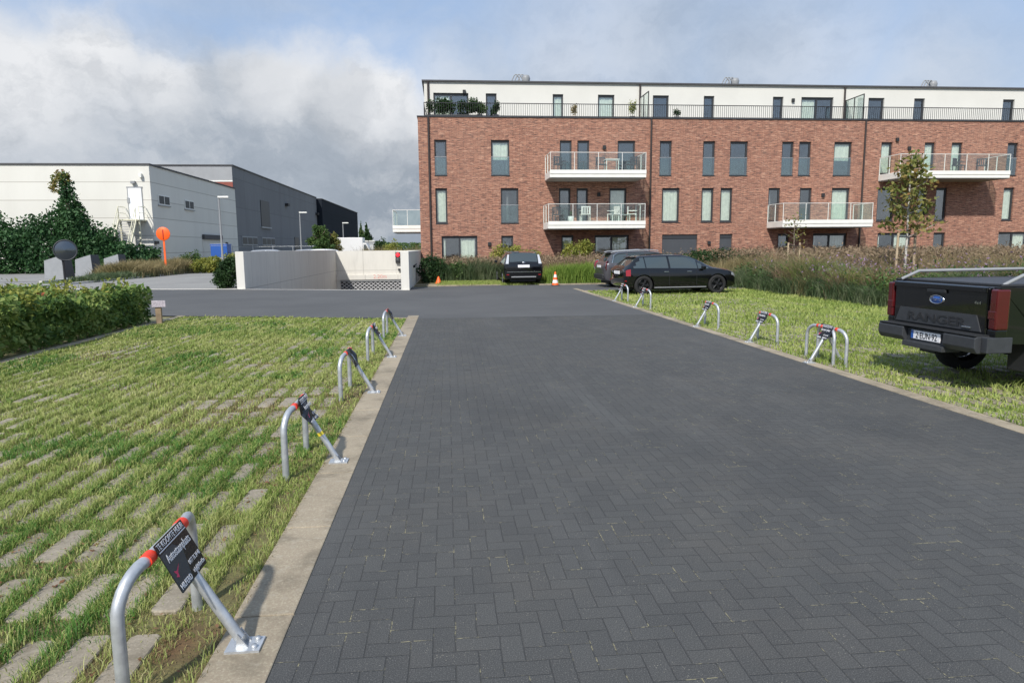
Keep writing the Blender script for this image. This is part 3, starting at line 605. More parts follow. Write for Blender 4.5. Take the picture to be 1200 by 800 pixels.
# penthouse
PX0, PX1 = wx(497, 110, YP), BX1-.6
PW = row([(508, 549, 'pslide'), (569.4, 582, 'dark'), (647.7, 660, 'cur'), (700.7, 720, 'cur'), (765, 783.7, 'dark'), (824.7, 837, 'dark'), (905.7, 918, 'dark'), (939, 976.7, 'pslide'), (1017.7, 1036.3, 'dark'), (1071.3, 1083.7, 'dark')], ZB+1.78, ZB-.12, YP, 120)
PW += [[35.6, 36.4, ZB-.12, ZB+1.78, 'dark'], [39, 41, ZB-.12, ZB+1.78, 'pslide']]
mb = holed(PX0, PX1, ZB-.3, ZT, YP, PW, .2)
mb.quad((PX0, 52, ZB-.3), (PX0, YP, ZB-.3), (PX0, YP, ZT), (PX0, 52, ZT)); mb.quad((PX1, YP, ZB-.3), (PX1, 52, ZB-.3), (PX1, 52, ZT), (PX1, YP, ZT)); mb.quad((PX1, 52, ZB-.3), (PX0, 52, ZB-.3), (PX0, 52, ZT), (PX1, 52, ZT))
bp(mb, 'top_floor_wall', 'render_cream')
for h in PW: window(h, YP)
bp(MB().box(PX0+.1, PX1-.1, 46, 46.1, ZB-.1, ZT-.05), 'interior', 'room')
bp(MB().box(PX0-.12, PX1+.12, YP-.12, 52.1, ZT+.002, ZT+.09), 'roof', 'roof_dark')
bp(MB().box(BX0-.04, BX1+.04, YF-.05, YF+.33, ZB+.002, ZB+.06), 'coping', 'dark_frame')
bp(MB().box(BX0-.04, BX0+.3, YF+.33, 54, ZB+.002, ZB+.06), 'coping', 'dark_frame')
bp(MB().box(BX0+.3, BX1-.3, YF+.33, 54, ZB-.13, ZB-.05), 'terrace_floor', 'ash_grey')
mb = MB(); zr = ZB+.78
mb.box(BX0+.35, BX1-.3, YF+.12, YF+.16, zr, zr+.04); mb.box(BX0+.35, BX1-.3, YF+.125, YF+.155, ZB+.10, ZB+.13)
x = BX0+.35
while x < BX1-.3: mb.box(x, x+.018, YF+.13, YF+.148, ZB+.06, zr); x += .125
y = YF+.3
while y < 50: mb.box(BX0+.35, BX0+.368, y, y+.018, ZB+.06, zr); y += .125
mb.box(BX0+.35, BX0+.38, YF+.16, 50, zr, zr+.04)
bp(mb, 'terrace_railing', 'black_metal')
for u, v0 in ((502, 250), (763, 200), (1014, 200)):
    xx = wx(u, 150); bp(MB().tube([(xx, YF-.07, .1), (xx, YF-.07, ZB-.02)], .055, 8), 'downpipe', 'brown_pipe')
for u in (502, 749.7, 989.3):
    xx = wx(u, 115, YP); bp(MB().tube([(xx, YP-.07, ZB), (xx, YP-.07, ZT-.02)], .06, 8), 'downpipe', 'brown_pipe')
for u, v, Y in ((544, 108, YP), (929, 118, YP), (708, 173, YF), (701.5, 228, YF), (573.5, 286, YF), (964, 229, YF), (1065, 174, YF), (830.5, 284.5, YF), (1051, 164, YF)):
    xx, _, zz = at(u, v, Y); bp(MB().box(xx-.09, xx+.09, Y-.12, Y+.01, zz-.11, zz+.11), 'wall_lamp', 'trim_black', bevel=.02)
for u0, u1 in ((745, 757), (989.3, 1015), ):
    xs = wx(763 if u0 == 745 else 1016, 140) - .12
    mb = MB(); y0, y1, z0, z1 = YF+.25, YP-.02, ZB-.05, ZB+1.6
    for yy in (y0, (y0+y1)/2, y1-.04): mb.box(xs, xs+.05, yy, yy+.04, z0, z1)
    for zz in (z0, z1-.05): mb.box(xs+.002, xs+.048, y0, y1, zz, zz+.05)
    f_ = bp(mb, 'privacy_screen', 'black_metal'); bp(MB().box(xs+.02, xs+.03, y0, y1, z0+.05, z1-.05), 'pane', 'guard_glass', f_)
for u in (609, 848, 1075):             # roof ventilators: box with curved cowls
    xx = wx(u, 92, 44); mb = MB().box(xx-.35, xx+.35, 42.5, 43.1, ZT+.091, ZT+.2)
    for dx in (-.28, -.1, .1): mb.tube([(xx+dx-.35+.5*t, 42.7, ZT+.2+.40*math.sin(t*math.pi*.95)) for t in np.linspace(0, 1, 9)], .035, 6)
    mb.lathe([(0, .5), (.2, .47), (.26, .3), (.22, .1)], 12, Matrix.Translation((xx+.25, 42.8, ZT+.1))); bp(mb, 'roof_vent', 'bin_grey')
# balconies
def balcony(x0, x1, zf, side_post=True, y0=YF-1.98, y1=YF-.003):
    s_ = bp(MB().box(x0, x1, y0, y1, zf-.36, zf-.0), 'balcony', 'balcony_white', bevel=.015)
    bp(MB().box(x0+.004, x1-.004, y0-.03, y0-.002, zf-.16, zf+.05), 'fascia', 'balcony_white', s_)
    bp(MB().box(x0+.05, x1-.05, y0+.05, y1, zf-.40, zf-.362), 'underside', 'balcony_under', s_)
    mb = MB(); zt = zf+.98
    nn_ = max(2, round((x1-x0)/1.25)); xs = np.linspace(x0+.03, x1-.03, nn_+1)
    for xx in xs: mb.box(xx-.014, xx+.014, y0+.025, y0+.055, zf, zt)
    for xx in (x0+.03, x1-.03):
        for yy in (y0+1.0, y1-.06): mb.box(xx-.02, xx+.02, yy, yy+.04, zf, zt)
        mb.box(xx-.018, xx+.018, y0+.06, y1, zt, zt+.035)
    mb.box(x0+.012, x1-.012, y0+.022, y0+.058, zt, zt+.026); bp(mb, 'railing', 'white_metal', s_)
    mb = MB().box(x0+.05, x1-.05, y0+.034, y0+.044, zf+.05, zt-.02)
    for xx in (x0+.025, x1-.035): mb.box(xx, xx+.01, y0+.08, y1-.06, zf+.05, zt-.02)
    bp(mb, 'glass_panel', 'rail_glass', s_)
balcony(5.70, 11.12, Z2+.0); balcony(5.60, 11.12, Z1); balcony(19.15, 24.6, Z1); balcony(26.05, 32.9, Z2-.02)
balcony(-3.35, BX0-.005, Z1, y0=43.5, y1=47)

# balcony furniture
def chair_obj(loc, rz, mat, label, group='outdoor chairs on the balconies', name='garden_chair'):
    r = empty(name, loc, rz, label, 'chair', group); mb = MB()
    for x in (-.24, .24):
        for y in (-.24, .22): MB().box(x-.02, x+.02, y-.02, y+.02, 0, .44 if y < 0 else .88).build('leg', mat, r)
    MB().box(-.27, .27, -.27, .27, .44, .48).build('seat', mat, r)
    mb = MB()
    for k in range(5): mb.box(-.2+k*.1-.022, -.2+k*.1+.022, .2, .225, .5, .84)
    mb.box(-.27, .27, .195, .235, .842, .9); mb.build('backrest', mat, r)
    mb = MB()
    for x in (-.24, .24): mb.box(x-.03, x+.03, -.27, .2, .64, .67)
    mb.build('armrest', mat, r); return r
c0 = chair_obj((7.85, 38.9, Z1), R(180), 'white_metal', 'white slatted garden chair in the middle of the lower left balcony')
copy_tree(c0, None, (9.5, 38.9, Z1), R(-70), 'white slatted garden chair left of the curtained balcony door on the lower left balcony')
copy_tree(c0, None, (10.6, 39.0, Z1), R(70), 'white slatted garden chair at the right end of the lower left balcony')
d0 = chair_obj((6.35, 39.3, Z1), R(10), 'rattan', 'dark garden chair in front of the narrow door of the lower left balcony')
copy_tree(d0, None, (6.4, 39.0, Z2), R(20), 'dark chair at the left end of the upper left balcony')
copy_tree(d0, None, (8.8, 39.1, Z2), R(0), 'dark chair in the middle of the upper left balcony')
copy_tree(d0, None, (10.5, 39.0, Z2), R(-60), 'dark chair at the right end of the upper left balcony')
copy_tree(d0, None, (30.4, 39.0, Z2-.02), R(30), 'left dark chair on the balcony behind the young maple')
copy_tree(d0, None, (31.9, 39.0, Z2-.02), R(-30), 'right dark chair on the balcony behind the young maple')
t = empty('garden_table', (9.35, 38.9, Z2), 0, 'small pale table on the upper left balcony', 'table'); MB().box(-.4, .4, -.3, .3, .68, .72).build('tabletop', 'white_plastic', t)
for x in (-.34, .34):
    for y in (-.24, .24): MB().box(x-.02, x+.02, y-.02, y+.02, 0, .68).build('leg', 'white_metal', t)
t = empty('garden_table', (10.05, 38.9, Z1), 0, 'white low table between the chairs on the lower left balcony', 'table'); MB().box(-.38, .38, -.3, .3, .4, .44).build('tabletop', 'white_metal', t)
for x in (-.33, .33):
    for y in (-.25, .25): MB().box(x-.02, x+.02, y-.02, y+.02, 0, .4).build('leg', 'white_metal', t)
def potted(loc, h, r, label, leaf='leaf_dark', pot='planter', n_=900, ls=.09, long=None, group='potted plants on the terraces'):
    o = empty('potted_plant', loc, 0, label, 'potted plant', group)
    if long: MB().box(-long/2, long/2, -.2, .2, 0, .3).build('planter', pot, o, bevel=.01)
    else: MB().lathe([(0, 0), (.13, 0), (.18, .34), (.15, .34), (.13, .28), (0, .28)], 14).build('pot', pot, o)
    lobes = [(rng.uniform(-(long or r)/2, (long or r)/2), rng.uniform(-.1, .1), .35+h*rng.uniform(.3, .7), r*.6, r*.5, h*.38) for _ in range(5)]
    P, d_ = blob_pts(n_, lobes, .2); P = P[P[:, 2] > .2]; V, F = leaves(P, ls, .2, 1.5, None); npmesh('foliage', V, F, leaf, o)
    return o
potted(at(516, 134, 40.8)[:2]+(ZB-.05,), 1.0, .5, 'dense laurel planter at the far left end of the roof terrace', long=1.2, n_=1500, ls=.1)
potted(at(543, 134, 40.8)[:2]+(ZB-.05,), .95, .6, 'wide laurel planter in front of the terrace sliding door', long=1.5, n_=1700, ls=.1)
potted(at(562, 134, 40.8)[:2]+(ZB-.05,), .8, .45, 'loose shrub in a pot left of the narrow terrace door', leaf='leaf_mid')
potted(at(581, 134, 40.8)[:2]+(ZB-.05,), .8, .3, 'small shrub in a pot in front of the narrow terrace door', n_=500)
potted(at(672, 134, 40.9)[:2]+(ZB-.05,), .7, .2, 'tan dried plant in a pot on the middle of the roof terrace', leaf='grass_tan', pot='terracotta', n_=300, ls=.07)
potted(at(741, 134, 40.9)[:2]+(ZB-.05,), .9, .3, 'pale yellowish potted tree beside the left glass terrace screen', leaf='leaf_yellow', n_=350, ls=.07)
potted(at(793, 136, 40.9)[:2]+(ZB-.05,), .5, .25, 'low potted plant right of the left glass terrace screen', n_=300, ls=.07)
potted((7.0, 38.7, Z1), .35, .12, 'small plant in a white pot on the lower left balcony', pot='white_plastic', n_=160, ls=.05, leaf='leaf_mid')

# ================================================================== WAREHOUSES
WX, WY = -24.25, 60.0
wh = empty('warehouse', (WX, WY, 0), 0, 'white panel-clad warehouse with an outside stair and a grey shaded side', 'warehouse')
def wp(mb, name, mat, root, par=None, bevel=0):
    o = mb.build(name, mat, bevel=bevel); o.parent = par or root
    if par is None: o.matrix_parent_inverse = Matrix.Translation(root.location).inverted()
    return o
wp(MB().box(-62, WX, WY, 83, -.02, 8.6), 'wall', 'clad_white', wh)
wp(MB().box(-62.1, WX+.08, WY-.08, 83, 8.602, 8.74), 'roof_edge', 'roof_dark', wh)
dx0, dz0 = at(153, 257, WY)[0], 4.2
mb = MB().box(dx0-.08, dx0, WY-.05, WY-.002, dz0, 6.78); mb.box(dx0+1.02, dx0+1.1, WY-.05, WY-.002, dz0, 6.78); mb.box(dx0-.12, dx0+1.14, WY-.06, WY-.003, 6.782, 6.88)
fr_ = wp(MB().box(dx0+.002, dx0+1.018, WY-.045, WY-.003, dz0, 6.77), 'door', 'door_white', wh); wp(mb, 'door_frame', 'ash_grey', wh, fr_)
for q in wh.children: pass
for u0, u1, v0, v1 in ((185.5, 198.5, 230, 240), (216, 226.5, 235.5, 245)):   # small twin windows on the shaded side
    def sy(u): r = ray(u, 240); return WX/r.x*r.y
    ya, yb = sy(u0), sy(u1); zc = CAMH+ray((u0+u1)/2, (v0+v1)/2).z*WX/ray((u0+u1)/2, (v0+v1)/2).x
    f_ = wp(MB().box(WX+.002, WX+.07, ya, yb, zc-.42, zc+.42), 'window', 'white_metal', wh)
    wp(MB().box(WX+.071, WX+.08, ya+.1, (ya+yb)/2-.07, zc-.33, zc+.33).box(WX+.071, WX+.08, (ya+yb)/2+.07, yb-.1, zc-.33, zc+.33), 'pane', 'dark_glass', wh, f_)
    wp(MB().box(WX+.002, WX+.12, ya-.08, yb+.08, zc-.50, zc-.425), 'sill', 'ash_grey', wh, f_)
def sy2(u): r = ray(u, 280); return WX/r.x*r.y
wp(MB().box(WX+.003, WX+.05, sy2(237), sy2(258), 0, 2.7), 'loading_door', 'clad_white', wh); wp(MB().box(WX+.003, WX+.25, sy2(237), sy2(258.5), 2.75, 3.2), 'door_canopy', 'roof_dark', wh)
wp(MB().box(WX+.003, WX+.10, sy2(264), sy2(266), 2.0, 2.5), 'vent', 'trim_black', wh); wp(MB().box(WX+.003, WX+.2, sy2(180.5), sy2(183.5), 2.2, 2.45), 'vent', 'trim_black', wh)
xx, _, zz = at(157.5, 214, WY); wp(MB().box(xx-.2, xx+.12, WY-.3, WY-.003, zz-.1, zz+.1), 'floodlight', 'bin_grey', wh)
xx, _, zz = at(165.5, 206, WY); wp(MB().box(xx-.1, xx+.1, WY-.3, WY-.003, zz-.16, zz+.16), 'camera_box', 'white_metal', wh)
xx, _, zz = at(151, 235, WY); wp(MB().box(xx-.1, xx+.1, WY-.1, WY-.003, zz-.22, zz+.22), 'switch_box', 'ash_grey', wh)
st = empty('outdoor_staircase', (dx0+.5, WY-1.4, 0), 0, 'pale yellow steel stair with handrails climbing to the white warehouse door', 'staircase')
def sp_(mb, name, mat='stair_metal'): o = mb.build(name, mat); o.parent = st; o.matrix_parent_inverse = Matrix.Translation(st.location).inverted(); return o
lx0, lx1, ly = dx0-.35, dx0+1.3, WY-1.4
sp_(MB().box(lx0, lx1, ly, WY-.01, 4.08, 4.18), 'landing'); B0, B1 = (lx0+.55, ly-3.6, .5), (lx1+.25, ly-3.6, .5)
T0, T1 = (lx0, ly, 4.1), (lx1-.3, ly, 4.1)
for A_, B_ in ((T0, B0), (T1, B1)):
    mb = MB(); d_ = Vector(B_)-Vector(A_)
    mb.extr([Vector(A_)+Vector((0, 0, .13)), Vector(A_)+Vector((0, 0, -.17)), Vector(B_)+Vector((0, 0, -.17)), Vector(B_)+Vector((0, 0, .13))], (.07, 0, 0)); sp_(mb, 'stringer')
    mb = MB(); pth = [Vector(A_)+Vector((.03, 0, 1.0)), Vector(B_)+Vector((.03, 0, 1.0))]; mb.tube(pth, .035, 6)
    for t_ in (0, .35, .7, 1): p = Vector(A_).lerp(Vector(B_), t_)+Vector((.03, 0, 0)); mb.tube([p, p+Vector((0, 0, 1.0))], .03, 6)
    mb.tube([p+Vector((0, 0, -.5)) for p in pth], .022, 6); sp_(mb, 'handrail')
for k in range(17):
    t_ = (k+.5)/17; a = Vector(T0).lerp(Vector(B0), t_); b_ = Vector(T1).lerp(Vector(B1), t_); sp_(MB().box(a.x+.07, b_.x, a.y-.12, a.y+.12, a.z-.02, a.z+.02), 'step', 'ash_grey')
for xx in (lx0+.03, lx1-.03):
    mb = MB(); mb.tube([(xx, ly+.05, 4.18), (xx, ly+.05, 5.2), (xx, WY-.1, 5.2)], .035, 6); mb.tube([(xx, ly+.05, 4.7), (xx, WY-.1, 4.7)], .025, 6)
    sp_(mb, 'landing_rail')
for xx in (lx0+.1, lx1-.1): sp_(MB().box(xx-.06, xx+.06, ly+.1, ly+.22, 0, 4.08), 'support_post')
DX, DY = -24.4, 83.02
dh = empty('dark_warehouse', (DX, DY, 0), 0, 'tall dark grey warehouse with a light grey front and red band, behind the white one', 'warehouse')
wp(MB().box(-60, DX, DY, 134, -.02, 11.2), 'wall', 'clad_dark', dh); wp(MB().box(-60.1, DX+.1, DY-.1, 134, 11.202, 11.35), 'roof_edge', 'roof_dark', dh)
wp(MB().box(-50, DX-.01, DY-.11, DY-.003, 9.62, 11.1), 'front_panel', 'ash_grey', dh)
wp(MB().box(-30.5, DX-.01, DY-.12, DY-.003, 9.42, 9.6), 'white_band', 'white_metal', dh); wp(MB().box(-30.5, DX-.01, DY-.11, DY-.003, 7.0, 9.4), 'red_band', 'warehouse_red', dh)
def wy(u, X): r = ray(u, 260); return X/r.x*r.y
def zx(u, v, X): r = ray(u, v); return CAMH+r.z*X/r.x
f_ = wp(MB().box(DX+.003, DX+.08, wy(306, DX), wy(316, DX), zx(311, 266, DX), zx(311, 236, DX)), 'window', 'dark_glass', dh)
wp(MB().box(DX+.003, DX+.22, wy(305, DX), wy(316.5, DX), zx(311, 266, DX)-.2, zx(311, 266, DX)-.003), 'sill', 'ash_grey', dh, f_)
for a, b_ in ((282, 300), (305.5, 320.5)):
    f_ = wp(MB().box(DX+.003, DX+.08, wy(a, DX), wy(b_, DX), 2.2, 3.3), 'window', 'ash_grey', dh)
    mb = MB(); ya, yb = wy(a, DX), wy(b_, DX)
    for k in range(3): q = (yb-ya)/3; mb.box(DX+.081, DX+.10, ya+k*q+.15, ya+(k+1)*q-.15, 2.35, 3.15)
    wp(mb, 'pane', 'dark_glass', dh, f_)
wp(MB().box(DX+.003, DX+.08, wy(344, DX), wy(349, DX), 0, 3.6), 'door', 'black_metal', dh)
wp(MB().box(DX+.003, DX+.5, wy(335, DX), wy(337, DX), 8.2, 8.6), 'floodlight', 'trim_black', dh); wp(MB().box(DX+.003, DX+.5, wy(370, DX), wy(371.5, DX), 8.0, 8.4), 'floodlight', 'trim_black', dh)
bh = empty('black_warehouse', (-23.4, 134.02, 0), 0, 'near-black warehouse block at the far end of the warehouse row', 'warehouse')
wp(MB().box(-60, -23.4, 134.02, 186, -.02, 11.0), 'wall', 'clad_black', bh); wp(MB().box(-60.1, -23.3, 134.03, 186.1, 11.002, 11.12), 'roof_edge', 'black_metal', bh)

# ================================================================== STREET FURNITURE
# parking hoops
def hoop(loc, side, label, torn=0, tape=False, name='parking_barrier'):
    """side=+1: plate towards +x (left row); -1: plate towards -x (right row). origin = middle of the two legs."""
    r = empty(name, (loc[0], loc[1], 0), 0, label, 'parking barrier', 'folding parking barriers along the lane')
    s = side; H_ = .490; w_ = .362; rc = .155; pts = [(0, -w_, -.02), (0, -w_, H_-rc-.02)]
    for a in np.linspace(0, math.pi/2, 8)[1:]: pts.append((s*.05*(1-math.cos(a))*.8, -w_+rc*(1-math.cos(a)), H_-rc+rc*math.sin(a)))
    pts += [(s*.045, -.07, H_+.003), (s*.045, .07, H_+.003)]
    for a in np.linspace(math.pi/2, 0, 8)[:-1]: pts.append((s*.05*(1-math.cos(a))*.8, w_-rc*(1-math.cos(a)), H_-rc+rc*math.sin(a)))
    pts += [(0, w_, H_-rc-.02), (0, w_, -.02)]
    MB().tube(pts, .0235, 14).build('hoop_tube', 'galvanised', r)
    for y in (-.185, .135 if s > 0 else .18): MB().tube([(s*.043, y-.024, H_+.002), (s*.044, y+.024, H_+.003)], .0262, 14).build('red_band', 'red_tape', r)
    MB().tube([(s*.05, 0, H_-.01), (s*.30, 0, .045)], .0225, 14).build('strut', 'galvanised', r)
    mb = MB().box(s*.25 if s > 0 else -.39, .39 if s > 0 else -.25, -.055, .055, .004, .014); mb.extr([(s*.29, -.03, .014), (s*.34, -.03, .014), (s*.30, -.03, .075)], (0, .008, 0)); mb.extr([(s*.29, .022, .014), (s*.34, .022, .014), (s*.30, .022, .075)], (0, .008, 0))
    mb.lathe([(0, .012), (.012, .012), (.012, 0)], 8, Matrix.Translation((s*.365, -.03, .014))); mb.lathe([(0, .012), (.012, .012), (.012, 0)], 8, Matrix.Translation((s*.365, .03, .014)))
    mb.build('foot_plate', 'galvanised', r)
    # sign: local frame, x along the text, y up the board
    X = Vector((0, s, 0)); Yv = Vector((-s*.10, 0, .205)).normalized(); Z = X.cross(Yv)
    org = Vector((s*.125, -.035 if s > 0 else 0, .325))+Z*.033; sw, sh = .132, .108
    MT = Matrix((X, Yv, Z)).transposed().to_4x4(); MT.translation = org+Yv*sh
    bend = .0 if not torn else .022*torn
    mb = MB(); nx = 8; vs = []
    for jy in (-sh, 0, sh):
        for i in range(nx+1): xx = -sw+2*sw*i/nx; vs.append(MT @ Vector((xx, jy, bend*math.cos(xx/sw*3)*(1 if jy == 0 else -.6))))
    vs2 = [v-Z*.004 for v in vs]; k = len(vs); fs = []
    for j in range(2):
        for i in range(nx): a = j*(nx+1)+i; fs += [(a, a+1, a+nx+2, a+nx+1), (k+a+nx+1, k+a+nx+2, k+a+1, k+a)]
    for i in range(nx): fs += [(i+1, i, k+i, k+i+1), (2*(nx+1)+i, 2*(nx+1)+i+1, k+2*(nx+1)+i+1, k+2*(nx+1)+i)]
    for j in range(2): fs += [(j*(nx+1), (j+1)*(nx+1), k+(j+1)*(nx+1), k+j*(nx+1)), ((j+1)*(nx+1)+nx, j*(nx+1)+nx, k+j*(nx+1)+nx, k+(j+1)*(nx+1)+nx)]
    sg = mb.add(vs+vs2, fs).build('sign_board', 'sign_black', r)
    z_ = .0012+bend*.62*1
    def T(x, y, dz=0): return MT @ Matrix.Translation((x, y, z_+dz))
    if torn == 0:
        g = MB(); g.add([T(-.02, -.11, -.0006).translation, T(-.133, -.11, -.0006).translation, T(-.133, .062, -.0006).translation, T(-.02, .062, -.0006).translation, T(.03, .02, -.0006).translation], [(0, 4, 3, 2, 1)]).build('printed_panel', 'sign_grey', sg)
    g = MB(); g.add([T(-.128, .0685).translation, T(.13, .0685).translation, T(.13, .0725).translation, T(-.128, .0725).translation], [(0, 1, 2, 3)]); g.build('rule', 'white_print', sg)
    text('TE KOOP/TE HUUR', .036, 'white_print', sg, T(-.124, .078), .0004, width=.247)
    text('Autostaanplaats', .050, 'white_print', sg, T(-.106, .014), .0004, width=.222)
    text('0477 76 34 48', .028, 'white_print', sg, T(.012, -.056), .0004, width=.112)
    text('info@hilferd.be', .026, 'white_print', sg, T(.012, -.094), .0004, width=.112)
    text('HILFERD', .032, 'white_print', sg, T(-.124, -.100), .0004, width=.104, bold=.0004)
    g = MB(); g.add([T(-.115, -.045).translation, T(-.095, -.055).translation, T(-.088, -.035).translation, T(-.05, -.012).translation, T(-.092, -.028).translation, T(-.112, -.02).translation, T(-.102, -.04).translation], [(0, 1, 2, 6), (2, 3, 4), (2, 4, 5, 6)]); g.build('logo', 'pink_print', sg)
    if tape: MB().tube([(s*.183, 0, .247), (s*.197, 0, .222)], .0245, 12).build('yellow_band', 'yellow_tape', r)
    return r
for i, (y, lab) in enumerate([(2.76, 'nearest galvanised hoop barrier with a black for-sale board on the left kerb'), (5.27, 'second hoop barrier on the left kerb, with a yellow band on its strut'),
                              (7.86, 'third hoop barrier from the camera on the left kerb, creased black board'), (10.45, 'fourth hoop barrier from the camera on the left kerb'), (13.02, 'farthest hoop barrier on the left kerb, by the crossing road')]):
    hoop((-1.2, y), 1, lab, torn=(0, 1, -1, 1, -1)[i], tape=(i == 1))
for x, y, s, lab in [(5.36, 9.05, -1, 'front hoop barrier of the overlapping pair nearest the pickup'), (5.43, 11.15, -1, 'hoop barrier on the right kerb just beyond the overlapping pair'),
                     (5.37, 13.5, -1, 'hoop barrier on the right kerb midway between the pickup and the black estate car'), (5.38, 18.15, -1, 'hoop barrier on the right kerb just in front of the black estate car'),
                     (5.36, 20.4, -1, 'farthest hoop barrier on the right kerb, by the rear of the estate car')]:
    hoop((x, y), s, lab, torn=.8 if s < 0 else 0)
r_ = hoop((5.28, 9.22), 1, 'rear hoop barrier of the overlapping pair, its strut pointing into the bay')
# plaque post
pp = empty('number_post', (-6.58, 16.2, 0), R(8), 'short wooden post with a small pale plaque at the end of the hedge', 'post')
MB().box(-.06, .06, -.05, .05, 0, .42).build('post', 'wood', pp, bevel=.006); pl_ = MB().box(-.12, .17, -.075, -.052, .38, .53).build('plaque', 'plaque', pp, bevel=.004)
# traffic mirror
tm = empty('traffic_mirror', (-15.75, 29.9, 0), R(20), 'round traffic mirror on a black pole at the left edge of the side street', 'traffic mirror')
MB().tube([(0, 0, 0), (0, 0, 2.0)], .045, 10).build('pole', 'black_metal', tm)
mb = MB(); mb.lathe([(.0, .07), (.15, .06), (.3, .03), (.40, 0)], 28, Matrix.Translation((.12, -.1, 1.70)) @ RX); mb.build('mirror_face', 'mirror', tm)
MB().tube([(.12+.41*math.cos(a), -.10, 1.70+.41*math.sin(a)) for a in np.linspace(0, 2*math.pi, 29)], .028, 8).build('rim', 'trim_grey', tm)
MB().lathe([(0, -.03), (.38, -.02), (.41, 0)], 28, Matrix.Translation((.12, -.1, 1.70)) @ RX).build('back_shell', 'trim_grey', tm)
MB().box(-.05, .17, -.08, .03, 1.66, 1.74).build('bracket', 'galvanised', tm)
# orange road-works sign
osn = empty('roadworks_sign', (-19.2, 49, 0), 0, 'plain orange round sign on an orange post in the dry grass', 'sign')
MB().box(-.06, .06, -.02, .02, 0, 2.9).build('post', 'orange_plastic', osn)
MB().lathe([(0, .03), (.44, .03), (.455, .02), (.455, -.005), (0, -.005)], 32, Matrix.Translation((0, -.03, 2.78)) @ RX).build('disc', 'orange_sign', osn)
MB().box(-.03, .03, -.075, -.06, 2.42, 3.05).build('bracket', 'red_paint', osn)
# underground waste containers: slanted columns
def bin_col(u, v, label):
    x, y = G(u, v); r = empty('waste_container', (x, y, 0), R(-8), label, 'waste container', 'grey underground waste containers beside the street')
    prof = [(-.62, -.5, .02), (.62, -.5, .02), (.62, -.42, 1.42), (-.62, -.42, 1.22)]
    MB().add([(-.62, -.5, .02), (.6, -.5, .02), (.6, .5, .02), (-.62, .5, .02), (-.62, -.4, 1.12), (.45, -.4, 1.42), (.45, .42, 1.42), (-.62, .42, 1.12)], [(3, 2, 1, 0), (4, 5, 6, 7), (0, 1, 5, 4), (2, 3, 7, 6), (3, 0, 4, 7)]).build('body', 'bin_grey', r)
    MB().add([(.602, -.5, .02), (.602, .5, .02), (.452, .42, 1.42), (.452, -.4, 1.42), (.57, -.47, .02), (.57, .47, .02), (.42, .4, 1.42), (.42, -.38, 1.42)], [(0, 1, 2, 3), (7, 6, 5, 4)]).build('side_panel', 'bin_dark', r)
    MB().box(.55, .68, -.45, -.3, .02, .1).build('foot_lock', 'white_metal', r)
bin_col(137, 321, 'rightmost of the grey slant-topped waste containers by the street'); bin_col(105, 323.5, 'middle grey slant-topped waste container by the street'); bin_col(71, 327, 'waste container right behind the traffic mirror pole')
sheet('container_platform', [[(-26, 40.3), (-21.6, 40.3), (-21.6, 52.6), (-26, 52.6)]], .012, 'street_concrete')
sheet('street_verge', [[(-21.58, 38), (-18.8, 36.5), (-18.8, 59), (-21.58, 59)]], .006, 'turf')
mb = MB(); mb.box(-18.95, -18.8, 33, 110, -.02, .10); mb.box(-21.6, -21.45, 38.5, 53, -.02, .12); mb.box(-21.45, -18.95, 56.4, 56.52, -.02, .1); struct(mb.build('street_kerb', 'light_kerb'))
# lamps
def lamp(x, y, h, label, armx=.7):
    r = empty('street_lamp', (x, y, 0), 0, label, 'street lamp', 'street lamps beside the warehouses')
    MB().tube([(0, 0, 0), (0, 0, h)], [.09, .05], 8).build('pole', 'bin_grey', r)
    MB().box(-.05, armx, -.13, .13, h-.02, h+.1).build('lamp_head', 'white_metal', r, bevel=.02)
lamp(-16.35, 52, 5.4, 'nearest street lamp, in front of the white warehouse side'); lamp(-14.4, 70, 5.2, 'middle street lamp in front of the dark warehouse'); lamp(-13.2, 90, 4.9, 'far street lamp in front of the black warehouse')
bd = empty('blue_container', (-16.9, 53.5, 0), 0, 'blue metal container beside the nearest street lamp', 'container'); MB().box(-.6, .6, -.5, .5, 0.1, 2.0).build('body', 'blue_paint', bd, bevel=.03); MB().box(-.62, .62, -.52, .52, 2.0, 2.1).build('lid', 'blue_paint', bd, bevel=.02); MB().box(-.5, .5, -.515, -.5, .9, 1.1).build('rib', 'white_metal', bd)
# fence by the far car park
fc = empty('mesh_fence', (-16, 80, 0), 0, 'thin wire fence in front of the dark warehouse', 'fence'); mb = MB()
for k in range(8): MB().tube([(-8+k*2.2, 0, 0), (-8+k*2.2, 0, 2.1)], .04, 5).build('post', 'galvanised', fc)
for z in (.6, 1.3, 2.0): mb.tube([(-8, 0, z), (7.4, 0, z)], .02, 4)
mb.build('wire', 'galvanised', fc)
# cones
def cone(loc, label, white):
    r = empty('traffic_cone', loc, 0, label, 'traffic cone'); MB().box(-.17, .17, -.17, .17, 0, .035).build('base', 'trim_black' if white else 'orange_plastic', r, bevel=.01)
    h_ = .60 if white else .34
    for k, (a, b_) in enumerate([(.035, .2), (.2, .42), (.42, .6), (.6, .8), (.8, 1)]):
        rad = lambda t_: .13*(1-t_)+.025
        MB().lathe([(rad(a), a*h_), (rad(b_), b_*h_)]+([(0, h_)] if b_ == 1 else []), 16).build('cone_body' if k in (0, 2, 4) or not white else 'white_band', 'orange_plastic' if (k in (0, 2, 4) or not white) else 'white_plastic', r)
cone((-.44, 32.3, 0), 'small plain orange cone by the right ramp wall', False); cone((4.62, 29.3, 0.0), 'orange and white striped cone on the asphalt by the tall bright green grass', True)

